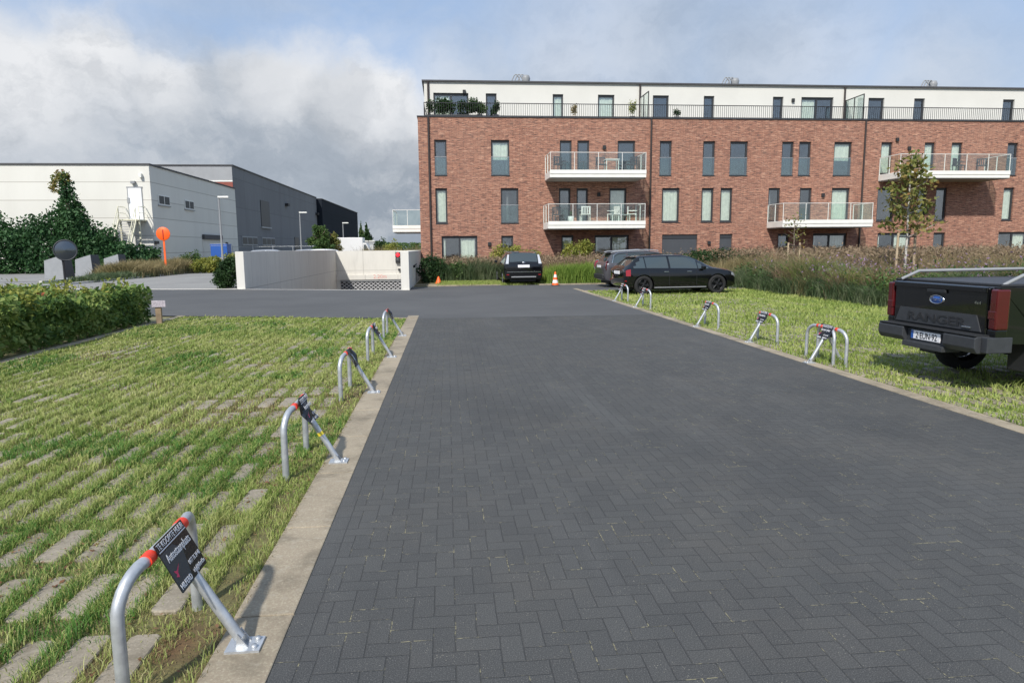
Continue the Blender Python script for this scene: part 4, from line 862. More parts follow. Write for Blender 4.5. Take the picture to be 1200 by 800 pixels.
# ================================================================== VEHICLES
def interp(x, tab, j):
    xs = [t[0] for t in tab]; i = max(0, min(len(xs)-2, sum(1 for q in xs if q <= x)-1)); t = (x-xs[i])/(xs[i+1]-xs[i]); t = max(0, min(1, t))
    g = lambda k: tab[max(0, min(len(tab)-1, k))][j]; p0, p1, p2, p3 = g(i-1), g(i), g(i+1), g(i+2)
    m1 = (p2-p0)/2*(1 if i > 0 else 0); m2 = (p3-p1)/2*(1 if i < len(tab)-2 else 0)
    d = p2-p1
    if d == 0: m1 = m2 = 0
    else: m1 = max(-3*abs(d), min(3*abs(d), m1)); m2 = max(-3*abs(d), min(3*abs(d), m2));  m1 = 0 if m1*d < 0 else m1; m2 = 0 if m2*d < 0 else m2
    return (2*t**3-3*t**2+1)*p1+(t**3-2*t**2+t)*m1+(-2*t**3+3*t**2)*p2+(t**3-t**2)*m2
def car_body(root, tab, wheels, wr, paint, side_glass, front_glass, rear_glass, pillars, ns=110, lamps=()):
    """tab rows: x, zbot, zbelt, ztop, half width at belt, half width at roof, half width at sill"""
    x0, x1 = tab[0][0], tab[-1][0]; V = []; F = []; mi = []
    xs = np.linspace(x0, x1, ns+1)
    for x in xs:
        zb, zs, zt, ws_, wt, wb = [interp(x, tab, j) for j in range(1, 7)]
        gap = zt-zs; half = [(0, zb), (wb*.7, zb), (wb*.96, zb+.02), (wb+.0, zb+.09), (ws_+.012, zb+(zs-zb)*.40), (ws_+.018, zb+(zs-zb)*.62), (ws_+.006, zs-.10), (ws_-.012, zs-.012)]
        half += [(ws_-.028, zs+.012)]
        for t in (.33, .66, .92): half.append((ws_-.028+(wt-ws_+.028)*t**1.15, zs+.012+(gap-.012)*(t*.93)))
        half += [(wt-.03, zt-gap*.03), (wt*.72, zt+.004), (wt*.36, zt+.016), (0, zt+.02)]
        ring = [(x, -a, b) for a, b in half]+[(x, a, b) for a, b in reversed(half[1:-1])]; V += ring
    k = len(ring); H_ = len(half)
    for i in range(ns):
        xc = (xs[i]+xs[i+1])/2
        for j in range(k):
            F.append((i*k+j, i*k+(j+1) % k, (i+1)*k+(j+1) % k, (i+1)*k+j)); jj = j if j < H_-1 else k-1-j
            g = 0
            if 8 <= jj <= 10:
                fr = (jj-8+.5)/3; lo = side_glass[0]+side_glass[2]*fr; hi = side_glass[1]-side_glass[3]*fr
                if lo < xc < hi and not any(abs(xc-p) < q for p, q in pillars): g = 1
            if jj >= 12 and (front_glass[0] < xc < front_glass[1]): g = 2
            if jj >= 12 and (rear_glass[0] < xc < rear_glass[1]): g = 3
            for li, (lx0_, lx1_, j0_, j1_, _n, _m) in enumerate(lamps):
                if lx0_ < xc < lx1_ and j0_ <= jj <= j1_: g = 10+li
            mi.append(g)
    F.append(tuple(range(k-1, -1, -1))); F.append(tuple(ns*k+j for j in range(k))); mi += [0, 0]
    me = bpy.data.meshes.new('body'); me.from_pydata(V, [], [f[::-1] for f in F]); me.materials.append(M[paint]); me.materials.append(M['car_glass'])
    for l_ in lamps: me.materials.append(M[l_[5]])
    me.polygons.foreach_set('material_index', [(q-8 if q >= 10 else (1 if q else 0)) for q in mi]); me.update()
    bm = bmesh.new(); bm.from_mesh(me); bmesh.ops.recalc_face_normals(bm, faces=bm.faces); bm.to_mesh(me); bm.free()
    ob = bpy.data.objects.new('tmp', me); C.objects.link(ob)
    cb_ = MB()
    for wxx in wheels:
        for s in (-1, 1):
            a, b_ = (.62, 1.2) if s > 0 else (-1.2, -.62)
            pr = [(wxx+(wr+.045)*math.cos(q), a, wr+(wr+.045)*math.sin(q)) for q in np.linspace(0, 2*math.pi, 33)[:-1]]; cb_.extr(pr, (0, b_-a, 0))
    co = cb_.build('cut', 'trim_black'); bm = bmesh.new(); bm.from_mesh(co.data); bmesh.ops.recalc_face_normals(bm, faces=bm.faces); bm.to_mesh(co.data); bm.free()
    md = ob.modifiers.new('b', 'BOOLEAN'); md.operation = 'DIFFERENCE'; md.object = co; md.solver = 'EXACT'
    dg = bpy.context.evaluated_depsgraph_get(); me2 = bpy.data.meshes.new_from_object(ob.evaluated_get(dg)); bpy.data.objects.remove(ob); bpy.data.objects.remove(co)
    def sub(keep, name, mat, push=0):
        bm = bmesh.new(); bm.from_mesh(me2); bmesh.ops.delete(bm, geom=[f for f in bm.faces if not keep(f)], context='FACES')
        for f in bm.faces: f.smooth = True; f.material_index = 0
        m3 = bpy.data.meshes.new(name); bm.to_mesh(m3); bm.free()
        if len(m3.polygons) == 0: return None
        m3.materials.clear(); m3.materials.append(M[mat]); o = bpy.data.objects.new(name, m3); C.objects.link(o); o.parent = root
        return o
    isg = lambda f: f.material_index == 1
    bo = sub(lambda f: f.material_index < 1 or f.material_index >= 2+len(lamps), 'body', paint)
    for li, l_ in enumerate(lamps):
        for s in (-1, 1): sub(lambda f: f.material_index == 2+li and f.calc_center_median().y*s > 0, l_[4], l_[5])
    for p in bo.data.polygons: p.use_smooth = True
    try: bo.data.set_sharp_from_angle(angle=R(38))
    except Exception: pass
    sub(lambda f: isg(f) and f.calc_center_median().x > front_glass[0] and abs(f.normal.y) < .75 and abs(f.calc_center_median().y) < 3 and f.normal.x > .1, 'windscreen', 'car_glass')
    sub(lambda f: isg(f) and f.normal.x < -.2 and abs(f.normal.y) < .6, 'rear_window', 'car_glass')
    for s in (-1, 1): sub(lambda f: isg(f) and f.calc_center_median().y*s > 0 and not (f.normal.x > .1 and abs(f.normal.y) < .75) and not (f.normal.x < -.2 and abs(f.normal.y) < .6), 'side_window', 'car_glass')
    # dark underbody so that nothing shows through below
    MB().box(x0+.25, x1-.25, -.6, .6, .16, .5).build('underbody', 'trim_black', root)
    return bo
def wheel(root, x, y, wr, rim, s, spokes=5, thin=True):
    w_ = .205; MT = Matrix.Translation((x, y, wr)) @ Matrix.Rotation(R(90)*-s, 4, 'X')    # local +z points outward
    we = bpy.data.objects.new('wheel', None); C.objects.link(we); we.parent = root
    MB().lathe([(wr*.66, -w_/2), (wr*.93, -w_/2), (wr, -w_*.36), (wr, w_*.36), (wr*.93, w_/2), (wr*.70, w_/2), (wr*.665, w_*.4)], 32, MT).build('tyre', 'tyre', we)
    mb = MB().lathe([(wr*.665, w_*.4), (wr*.665, w_*.46), (wr*.61, w_*.44), (wr*.59, .0), (wr*.55, -.02)], 32, MT)
    for k in range(spokes):
        a = 2*math.pi*k/spokes
        for da in ((-.13, .13) if thin else (0,)):
            p0 = MT @ Vector((math.cos(a)*wr*.12, math.sin(a)*wr*.12, w_*.40)); p1 = MT @ Vector((math.cos(a+da)*wr*.62, math.sin(a+da)*wr*.62, w_*.44)); mb.tube([p0, p1], [.024, .018], 6)
    mb.lathe([(0, w_*.46), (wr*.16, w_*.45), (wr*.2, w_*.38)], 16, MT); mb.build('rim', rim, we)
    MB().lathe([(0, .01), (wr*.55, .01)], 24, MT).build('brake_disc', 'trim_black', we)
def arch(root, x, wr, y, s, mat='trim_black', t=.022):
    MB().tube([(x+(wr+.05)*math.cos(q), y*s, wr+(wr+.05)*math.sin(q)) for q in np.linspace(-.25, math.pi+.25, 20)], t, 6).build('wheel_arch_trim', mat, root)
def panel(root, pts, t, name, mat, par=None, bevel=.0):       # thin solid from a planar outline in the y-z plane or any plane; t = extrusion vector
    o = MB().extr(pts, t).build(name, mat, par or root, bevel=bevel); return o

# -- black estate, side on
EX = lambda x: -1.33+(x+1.33)*.66 if x < -1.33 else (1.36+(x-1.36)*.82 if x > 1.36 else x)
EZ = lambda z: .3+(z-.3)*.90 if z > .3 else z
es = empty('parked_car', (7.92, 23.85, 0), R(4.5), 'black estate car parked side-on on the right grass', 'car')
ET = [(-2.33, .42, .80, .86, .66, .55, .66), (-2.29, .33, .90, .96, .80, .62, .78), (-2.20, .28, .93, 1.04, .855, .62, .84), (-2.02, .25, .955, 1.12, .885, .63, .87), (-1.80, .24, .965, 1.25, .895, .60, .88), (-1.5, .22, .965, 1.405, .90, .59, .885), (-1.2, .22, .965, 1.44, .90, .59, .885), (-.5, .20, .955, 1.47, .90, .60, .885), (.1, .20, .945, 1.46, .90, .60, .885), (.45, .20, .935, 1.385, .90, .61, .885), (.85, .20, .925, 1.20, .90, .63, .885), (1.22, .20, .915, 1.01, .895, .68, .885), (1.40, .20, .90, .965, .89, .71, .88), (1.80, .21, .85, .91, .875, .70, .86), (2.10, .23, .77, .83, .83, .64, .82), (2.26, .26, .68, .73, .72, .56, .74), (2.33, .32, .60, .64, .58, .46, .6)]
EF = ET; ET = [(EX(t[0]), EZ(t[1]), EZ(t[2]), EZ(t[3])) + t[4:] for t in ET]
car_body(es, ET, (-1.33, 1.36), .325, 'black_paint', (-1.74, 1.12, .36, .62), (.50, 1.24), (EX(-2.16), EX(-1.56)), ((-1.26, .03), (-.40, .045), (.62, .02)), lamps=((EX(-2.30), EX(-2.04), 5, 6, 'tail_light', 'tail_red'), (EX(2.0), EX(2.22), 6, 6, 'headlight', 'silver_paint')))
for x in (-1.33, 1.36):
    for s in (-1, 1): wheel(es, x, s*.80, .325, 'rim_dark', s, 5)
for s in (-1, 1):
    MB().tube([(-1.45, s*.62, 1.33), (-1.3, s*.62, 1.36), (-.2, s*.62, 1.385), (.15, s*.62, 1.35)], .014, 6).build('roof_rail', 'trim_black', es)
    MB().box(.72, .86, *sorted((s*.90, s*1.05)), .84, .97).build('wing_mirror', 'black_paint', es, bevel=.03)
    for hx in (-.62, .22): MB().box(hx, hx+.17, *sorted((s*.905, s*.935)), .77, .795).build('door_handle', 'chrome', es, bevel=.008)
    mb = MB()
    for hx in (-.42, .58, -1.12): mb.tube([(hx, s*.911, .32), (hx, s*.921, .56), (hx-.01, s*.903, .83)], .006, 4)
    mb.build('door_gap', 'trim_black', es)
    MB().box(-1.97, -1.86, *sorted((s*.62, s*.84)), .46, .50).build('reflector', 'tail_red', es)
    MB().box(-.95, .95, *sorted((s*.885, s*.900)), .23, .26).build('sill_trim', 'bin_grey', es, bevel=.01)
MB().box(-2.01, -1.985, -.26, .26, .70, .81).build('number_plate', 'white_print', es)
MB().box(2.07, 2.17, -.55, .55, .24, .29).build('front_lip', 'silver_paint', es, bevel=.01); MB().box(-1.60, -1.42, -.5, .5, 1.265, 1.285).build('roof_spoiler', 'black_paint', es, bevel=.01)

# -- grey compact SUV behind it
su = empty('parked_car', (8.26, 28.15, 0), R(3), 'dark grey compact SUV with round red tail lamps, half hidden behind the black estate', 'car')
ST = [(-2.14, .45, .90, .96, .70, .56, .70), (-2.10, .36, 1.0, 1.06, .82, .64, .80), (-2.02, .30, 1.04, 1.14, .88, .65, .88), (-1.9, .27, 1.05, 1.32, .90, .62, .90), (-1.72, .27, 1.05, 1.49, .905, .61, .905), (-1.2, .26, 1.04, 1.55, .91, .62, .91), (-.2, .25, 1.03, 1.575, .91, .62, .91), (.3, .25, 1.02, 1.53, .91, .62, .91), (.7, .25, 1.01, 1.36, .91, .64, .91), (1.1, .25, 1.0, 1.12, .90, .70, .90), (1.4, .26, .98, 1.06, .89, .72, .89), (1.85, .28, .92, .99, .86, .68, .86), (2.05, .32, .82, .88, .76, .58, .78), (2.14, .4, .70, .74, .6, .48, .64)]
car_body(su, ST, (-1.30, 1.33), .34, 'grey_paint', (-1.86, 1.0, .14, .45), (.45, 1.14), (-2.04, -1.76), ((-1.1, .04), (-.25, .045)), 90)
for x in (-1.30, 1.33):
    for s in (-1, 1): wheel(su, x, s*.81, .34, 'rim_dark', s, 5)
for s in (-1, 1):
    arch(su, -1.30, .34, .90, s); arch(su, 1.33, .34, .90, s)
    MB().tube([(-1.8, s*.63, 1.50), (-1.6, s*.63, 1.56), (-.2, s*.63, 1.63), (.35, s*.63, 1.58)], .024, 6).build('roof_rail', 'silver_paint', su)
    MB().tube([(-1.82, s*.905, 1.06), (-1.7, s*.76, 1.40), (-1.5, s*.68, 1.50), (-.2, s*.66, 1.555), (.4, s*.67, 1.50)], .014, 6).build('window_trim', 'chrome', su)
    mt_ = Matrix.Translation((-2.0, s*.80, .93)) @ Matrix.Rotation(s*R(48), 4, 'Z') @ Matrix.Rotation(R(-90), 4, 'Y') @ Matrix.Diagonal((1.45, 1.05, 1, 1))
    tl_ = MB().lathe([(0, .075), (.10, .065), (.15, .02), (.15, -.03)], 22, mt_).build('tail_light', 'tail_red', su); MB().lathe([(.148, .0), (.165, .03), (.175, -.02)], 22, mt_).build('lamp_ring', 'chrome', su, )
    MB().box(.62, .76, *sorted((s*.92, s*1.06)), 1.02, 1.16).build('wing_mirror', 'grey_paint', su, bevel=.03)
MB().box(-2.20, -2.05, -.72, .72, .36, .58).build('bumper', 'trim_black', su, bevel=.04)
MB().box(-2.175, -2.15, -.26, .26, .86, .97).build('number_plate', 'white_print', su); MB().box(-2.0, -1.66, -.56, .56, 1.50, 1.53).build('roof_spoiler', 'grey_paint', su, bevel=.01); su.scale = (.93, .93, .93)

# -- black family car seen from behind, nose to the building
fo = empty('parked_car', (3.27, 32.05, 0), R(91.5), 'black hatchback with pale upright tail lamps parked nose-in by the tall grass', 'car')
FT = [(-2.2, .40, .92, .98, .76, .62, .74), (-2.17, .30, 1.0, 1.05, .86, .68, .84), (-2.12, .27, 1.02, 1.12, .89, .68, .88), (-2.02, .25, 1.03, 1.34, .90, .66, .89), (-1.92, .24, 1.03, 1.47, .905, .64, .90), (-1.4, .22, 1.02, 1.53, .91, .63, .90), (-.3, .2, 1.0, 1.55, .91, .63, .90), (.3, .2, .98, 1.48, .91, .63, .90), (.8, .2, .96, 1.27, .91, .66, .90), (1.2, .2, .95, 1.05, .90, .70, .89), (1.8, .22, .87, .95, .87, .68, .86), (2.1, .28, .75, .8, .76, .56, .76), (2.2, .36, .62, .66, .6, .46, .62)]
car_body(fo, FT, (-1.28, 1.32), .32, 'black_paint', (-1.86, 1.05, .1, .5), (.45, 1.22), (-2.13, -1.93), ((-1.1, .04), (-.25, .045)), 90)
for x in (-1.28, 1.32):
    for s in (-1, 1): wheel(fo, x, s*.80, .32, 'rim_silver', s, 5)
for s in (-1, 1):
    MB().extr([(-2.16, s*.70, .98), (-2.16, s*.84, .98), (-2.03, s*.74, 1.40), (-2.03, s*.66, 1.40)], (-.03, 0, .01)).build('tail_light', 'lamp_clear', fo)
    MB().box(-2.225, -2.16, *sorted((s*.68, s*.80)), .47, .51).build('reflector', 'tail_red', fo)
    MB().box(.70, .82, *sorted((s*.92, s*1.08)), .98, 1.12).build('wing_mirror', 'black_paint', fo, bevel=.03)
    MB().tube([(-1.8, s*.66, 1.50), (-.3, s*.66, 1.57), (.3, s*.66, 1.51)], .015, 6).build('roof_rail', 'silver_paint', fo)
MB().box(-2.225, -2.19, -.27, .27, .82, .94).build('number_plate', 'white_print', fo); MB().box(-2.235, -2.17, -.78, .78, .60, .625).build('bumper_strip', 'chrome', fo)
MB().box(-2.23, -2.16, -.58, .58, .36, .41).build('diffuser', 'bin_grey', fo, bevel=.01); fo.scale = (.95, .95, .95)
MB().lathe([(0, .012), (.07, .01), (.075, 0)], 18, Matrix.Translation((-2.185, 0, 1.04)) @ Matrix.Rotation(R(-90), 4, 'Y') @ Matrix.Diagonal((.5, 1, 1, 1))).build('badge', 'chrome', fo)
mb = MB()
for s in (-1, 1): mb.box(-1.1, -.95, s*.36-.13, s*.36+.13, 1.0, 1.34)

# -- pickup
TS = .93
pk = empty('pickup_truck', (8.22, 7.66, 0), R(1.5), 'black pickup truck parked tail to the lane, number plate in the rear bumper', 'pickup')
pk.scale = (TS, TS, TS)
def pbx(x0, x1, y0, y1, z0, z1, name, mat, bevel=.01, par=None): return MB().box(x0, x1, y0, y1, z0, z1).build(name, mat, par or pk, bevel=bevel)
TX = -2.60                                        # tailgate plane
# bed: outer sides with wheel arch cut as profile polygons
def side_profile(s):
    y0 = s*.93
    pr = [(TX+.02, .62), (-1.93, .60)]
    pr += [(-1.55+.44*math.cos(a), .42+.44*math.sin(a)) for a in np.linspace(math.pi*.87, math.pi*.10, 14)]
    pr += [(-1.08, .46), (-.32, .46), (-.32, 1.27), (TX+.02, 1.27)]
    return [(x, y0, z) for x, z in pr]
for s in (-1, 1):
    o = MB().extr(side_profile(s), (0, -s*.10, 0)).build('bed_side', 'black_paint', pk, bevel=.02)
    MB().tube([(TX+.05, s*.88, 1.285), (-.35, s*.88, 1.285)], .022, 6).build('bed_rail_cap', 'trim_black', pk)
    MB().tube([(TX+.10, s*.86, 1.29), (TX+.35, s*.85, 1.40), (-.5, s*.85, 1.41), (-.3, s*.85, 1.45)], .022, 8).build('sport_bar', 'bin_grey', pk)
pbx(TX+.05, -.3, -.84, .84, .62, .72, 'bed_floor', 'trim_black'); pbx(TX+.03, -.35, -.82, .82, 1.20, 1.265, 'bed_cover', 'trim_black')
pbx(TX+.2, -.3, -.82, .82, 1.267, 1.30, 'cover_slats', 'trim_grey')
tg = pbx(TX-.02, TX+.06, -.80, .80, .70, 1.27, 'tailgate', 'black_paint', .018)
pbx(TX-.045, TX-.018, -.80, .80, 1.20, 1.268, 'spoiler_lip', 'black_paint', .012, tg)
mb = MB(); mb.extr([(TX-.034, .66, .93), (TX-.034, .74, .74), (TX-.034, -.74, .74), (TX-.034, -.66, .93)], (.016, 0, 0)); mb.build('lower_panel', 'trim_grey', tg)
def PT(y, z, dx=0): return Matrix.Translation((TX-.036+dx, y, z)) @ Matrix.Rotation(R(-90), 4, 'Z') @ Matrix.Rotation(R(90), 4, 'X')
text('RANGER', .150, 'trim_black', tg, PT(0, .775), .004, sx=1.75, align='CENTER', bold=.003)
text('4x4', .055, 'chrome', tg, PT(-.66, 1.06, .012), .002, sx=1.2, align='CENTER')
OV = Matrix.Translation((TX-.022, 0, 1.07)) @ Matrix.Rotation(R(-90), 4, 'Y') @ Matrix.Diagonal((.46, 1, 1, 1))
MB().lathe([(0, .012), (.105, .010), (.112, .004)], 32, OV).build('emblem', 'blue_emblem' if 'blue_emblem' in M else 'blue_paint', tg)
MB().lathe([(.105, .010), (.115, .018), (.126, .012), (.13, 0)], 32, OV).build('emblem_ring', 'chrome', tg)
text('Ford', .075, 'chrome', tg, PT(0, 1.05, .0), .001, sx=1.2, align='CENTER')
pbx(TX-.05, TX-.02, -.16, .16, 1.155, 1.20, 'tailgate_handle', 'trim_black', .008, tg)
pbx(TX-.047, TX-.03, -.60, -.46, .765, .785, 'badge', 'chrome', .004, tg)
for s in (-1, 1):
    l_ = pbx(TX-.03, TX+.14, *sorted((s*.835, s*.945)), .78, 1.25, 'tail_light', 'tail_dark', .02)
    pbx(TX-.034, TX+.10, *sorted((s*.825, s*.935)), .90, 1.0, 'reverse_lamp', 'tail_dark', .01, l_)
    pbx(TX-.01, TX+.14, *sorted((s*.81, s*.935)), .60, .778, 'corner_panel', 'black_paint', .01)
# bumper with step and recess
mb = MB()
bpz = [(-.16, .50), (-.20, .56), (-.20, .68), (-.16, .70), (.05, .70), (.05, .50)]
for s in (-1, 1): mb.extr([(TX+a, s*.36, z) for a, z in bpz], (0, s*.50, 0)); mb.box(TX-.12, TX+.20, *sorted((s*.862, s*.955)), .515, .695)
mb.extr([(TX-.14, -.36, .50), (TX-.12, -.36, .68), (TX+.05, -.36, .68), (TX+.05, -.36, .50)], (0, .72, 0)); mb.extr([(TX-.20, -.36, .44), (TX-.20, -.36, .51), (TX+.05, -.36, .51), (TX+.05, -.36, .44)], (0, .72, 0))
bu = mb.build('rear_bumper', 'trim_grey', pk, bevel=.008)
pbx(TX-.195, TX, -.85, .85, .701, .715, 'step_tread', 'trim_black', .004, bu)
np_ = pbx(TX-.152, TX-.138, -.26, .26, .545, .655, 'number_plate', 'white_print', .003, bu)
pbx(TX-.154, TX-.150, .215, .258, .548, .652, 'plate_band', 'blue_paint', 0, np_)
def PP(y, z): return Matrix.Translation((TX-.1535, y, z)) @ Matrix.Rotation(R(-90), 4, 'Z') @ Matrix.Rotation(R(90), 4, 'X')
text('2·EUN·92', .112, 'black_metal', np_, PP(-.02, .561), .001, sx=.85, align='CENTER', bold=.001)
for s in (-1, 1): pbx(-2.12, -2.08, *sorted((s*.60, s*.90)), .26, .66, 'mud_flap', 'trim_black', .01)
for x in (-1.55, 1.67):
    for s in (-1, 1): wheel(pk, x, s*.80, .385, 'rim_silver', s, 6)
pbx(-2.4, 2.3, -.45, .45, .42, .62, 'chassis', 'trim_black', .02)
MB().tube([(-2.3, .35, .42), (-1.6, .35, .42)], .04, 8).build('exhaust', 'galvanised', pk)
MB().tube([(-1.55, -.75, .385), (-1.55, .75, .385)], .06, 8).build('rear_axle', 'trim_black', pk)
CT = [(-.30, .45, 1.12, 1.70, .93, .68, .90), (-.26, .40, 1.14, 1.80, .935, .69, .91), (0, .38, 1.14, 1.86, .94, .69, .91), (.5, .36, 1.13, 1.86, .94, .69, .91), (.95, .36, 1.12, 1.80, .94, .69, .91), (1.3, .36, 1.11, 1.52, .935, .72, .91), (1.62, .36, 1.10, 1.22, .93, .78, .90), (1.8, .36, 1.08, 1.17, .925, .80, .90), (2.3, .38, 1.04, 1.12, .90, .78, .89), (2.55, .42, .96, 1.02, .86, .74, .86), (2.65, .5, .84, .9, .78, .66, .8)]
car_body(pk, CT, (1.67,), .385, 'black_paint', (-.14, 1.5, .05, .42), (1.0, 1.66), (-.31, -.25), ((.45, .05),), 70)
for s in (-1, 1): pbx(1.15, 1.30, *sorted((s*.95, s*1.15)), 1.10, 1.28, 'wing_mirror', 'trim_black', .03)

# -- vehicles beyond the ramp wall
def far_car(x, y, rz, paint, label):
    r = empty('parked_car', (x, y, 0), rz, label, 'car', 'cars parked beyond the ramp wall'); car_body(r, EF, (-1.33, 1.36), .325, paint, (-1.98, 1.12, .22, .62), (.50, 1.24), (-2.18, -1.86), ((-1.32, .03), (-.40, .045)), 50)
    for xx in (-1.33, 1.36):
        for s in (-1, 1): wheel(r, xx, s*.80, .325, 'rim_silver', s, 5)
    r.scale = (1.05, 1.05, 1.12); return r
far_car(-14.2, 58, R(0), 'silver_paint', 'silver car whose roof shows over the left part of the ramp wall'); far_car(-10.9, 59, R(180), 'white_paint', 'white car whose roof shows left of the white van')
far_car(-11.9, 63.5, R(0), 'silver_paint', 'pale car whose roof shows in front of the round green tree')
vn = empty('parked_van', (-10.1, 76, 0), R(0), 'white box van beyond the ramp wall', 'van')
MB().box(-1.6, 1.1, -1.0, 1.0, .5, 2.85).build('cargo_box', 'white_paint', vn, bevel=.04)
MB().add([(1.1, -.95, .4), (2.3, -.95, .4), (2.3, -.95, 1.2), (1.9, -.95, 1.35), (1.45, -.95, 2.25), (1.1, -.95, 2.3), (1.1, .95, .4), (2.3, .95, .4), (2.3, .95, 1.2), (1.9, .95, 1.35), (1.45, .95, 2.25), (1.1, .95, 2.3)], [(0, 1, 2, 3, 4, 5), (11, 10, 9, 8, 7, 6), (1, 7, 8, 2), (2, 8, 9, 3), (3, 9, 10, 4), (4, 10, 11, 5), (0, 6, 7, 1)]).build('cab', 'white_paint', vn)
MB().extr([(1.2, -.96, 1.4), (1.78, -.96, 1.4), (1.42, -.96, 2.1), (1.2, -.96, 2.1)], (0, .008, 0)).build('side_window', 'car_glass', vn)
for x in (-1.0, 1.7):
    for s in (-1, 1): wheel(vn, x, s*.85, .35, 'rim_silver', s, 5)
for k, (u, lab) in enumerate([(429, 'left of two pale striped cabins beyond the ramp wall'), (436, 'right of two pale striped cabins beyond the ramp wall')]):
    x = at(u, 285, 84)[0]; r = empty('cabin', (x, 84, 0), 0, lab, 'cabin', 'pale cabins beyond the ramp'); MB().box(-.34, .34, -.6, .6, 0, 2.5).build('wall', 'ash_grey', r); MB().box(-.38, .38, -.65, .65, 2.5, 2.62).build('roof', 'white_metal', r); MB().box(-.12, .12, -.62, -.601, .2, 2.1).build('door', 'white_metal', r)

# ================================================================== VEGETATION
def bush(name, label, cat, lobes, n_, ls, mat, flat=.25, surf=.5, group=None, core=True, zmin=0.0):
    P, d_ = blob_pts(n_, lobes, surf); kk = P[:, 2] > zmin; P = P[kk]; d_ = d_[kk]; V, F = leaves(P, ls, flat, 1.5, d_)
    c = P.mean(0); base_ = (float(c[0]), float(c[1]), 0)
    r = empty(name, base_, 0, label, cat, group)
    o = npmesh('foliage', V-np.array(base_), F, mat, r)
    return r
def hedge_box(x0, x1, y0, y1, h, n_, ls, mat, wob=.15):
    x = rng.uniform(x0, x1, n_); y = rng.uniform(y0, y1, n_); t = rng.random(n_)
    hh = h*(.62+.42*noise2(x, y, 1.3, 5)+.30*noise2(x, y, 4.0, 6))*(1-.28*np.clip((x-(x1-.7))/.7, 0, 1)**2); z = hh*(1-(1-t)**1.6*.99)
    e = .25*noise2(y, z*2, 2.0, 8); x = np.where(rng.random(n_) < .3, x1-rng.random(n_)**2*.35+e-.15, x)
    P = np.stack([x, y, np.maximum(z, .02)], 1); o = np.tile([.45, -.35, .8], (n_, 1))+rng.normal(size=(n_, 3))*.4
    return leaves(P, ls, .45, 1.4, o)
# left hedge
hd = empty('hedge', (-7.9, 12, 0), 0, 'loose leafy hedge along the left edge of the grass bays', 'hedge')
V1, F1 = hedge_box(-9.8, -6.95, 5.5, 16.9, .80, 30000, .085, 'leaf_hedge'); npmesh('foliage', V1-np.array([-7.9, 12, 0]), F1, 'leaf_hedge', hd)
P, _ = blob_pts(3200, [(x_, y_, .84, .16, .16, .26) for x_, y_ in zip(rng.uniform(-9.4, -6.95, 60), rng.uniform(6, 16.7, 60))], .1); V, F = leaves(P, .06, 0, 1.6); npmesh('top_shoots', V-np.array([-7.9, 12, 0]), F, 'leaf_yellow', hd)
P, _ = blob_pts(160, [(-7.4, 13.2, .78, .12, .12, .12)], .1); V, F = leaves(P, .06, 0, 1.3); npmesh('red_leaves', V-np.array([-7.9, 12, 0]), F, 'leaf_red', hd)
mb = MB()
for _ in range(60): x_, y_ = rng.uniform(-9.3, -7.2), rng.uniform(6, 16.6); mb.tube([(x_+7.9, y_-12, 0), (x_+7.9+rng.normal()*.1, y_-12+rng.normal()*.1, .85)], .008, 4)
mb.build('stems', 'bark', hd)['kind'] = 'stuff'
# clipped bush at the wall end
bush('clipped_bush', 'dense dark green clipped bush against the left ramp wall end', 'bush', [(-9.6, 31, .62, .48, .45, .68), (-9.5, 31.2, .95, .42, .4, .40), (-9.75, 30.9, .35, .45, .4, .4)], 5200, .075, 'leaf_dark')
# ivy mound
iv = empty('ivy_mound', (-27, 56, 0), 0, 'dark ivy smothering a mound and a dead trunk in front of the white warehouse', 'ivy')
ivl = [(-30, 56, 1.6, 3.2, 1.6, 3.2), (-28.2, 55.8, 1.6, 2.2, 1.4, 2.9), (-26.6, 55.6, 1.2, 2.0, 1.2, 2.2), (-25.2, 55.3, .8, 1.8, 1.1, 1.7), (-23.9, 57.2, .7, 1.3, .9, 1.4), (-34, 56, 1.6, 3, 1.5, 2.6)]
P, d_ = blob_pts(36000, ivl, .45); P = P[P[:, 2] > 0]; V, F = leaves(P, .22, .3, 1.2, None); npmesh('foliage', V-np.array([-27, 56, 0]), F, 'leaf_ivy', iv)
P, d_ = blob_pts(3800, [(-28.6, 55.8, 5.0, .75, .7, 1.7), (-28.7, 55.8, 6.4, .5, .5, 1.2), (-28.5, 55.8, 3.6, 1.2, .9, 1.4), (-28.0, 55.9, 4.6, .5, .4, .9)], .5); V, F = leaves(P, .19, .3, 1.2); npmesh('trunk_ivy', V-np.array([-27, 56, 0]), F, 'leaf_ivy', iv)
P, d_ = blob_pts(420, [(-28.9, 55.7, 7.2, .7, .4, .55), (-29.5, 55.7, 6.5, .4, .3, .6)], .2); V, F = leaves(P, .17, 0, 1.3); npmesh('brown_top', V-np.array([-27, 56, 0]), F, 'leaf_autumn', iv)
MB().tube([(-1.6, -.2, 0), (-1.65, -.2, 4), (-1.8, -.2, 7.4)], [.25, .18, .06], 8).build('trunk', 'bark', iv)

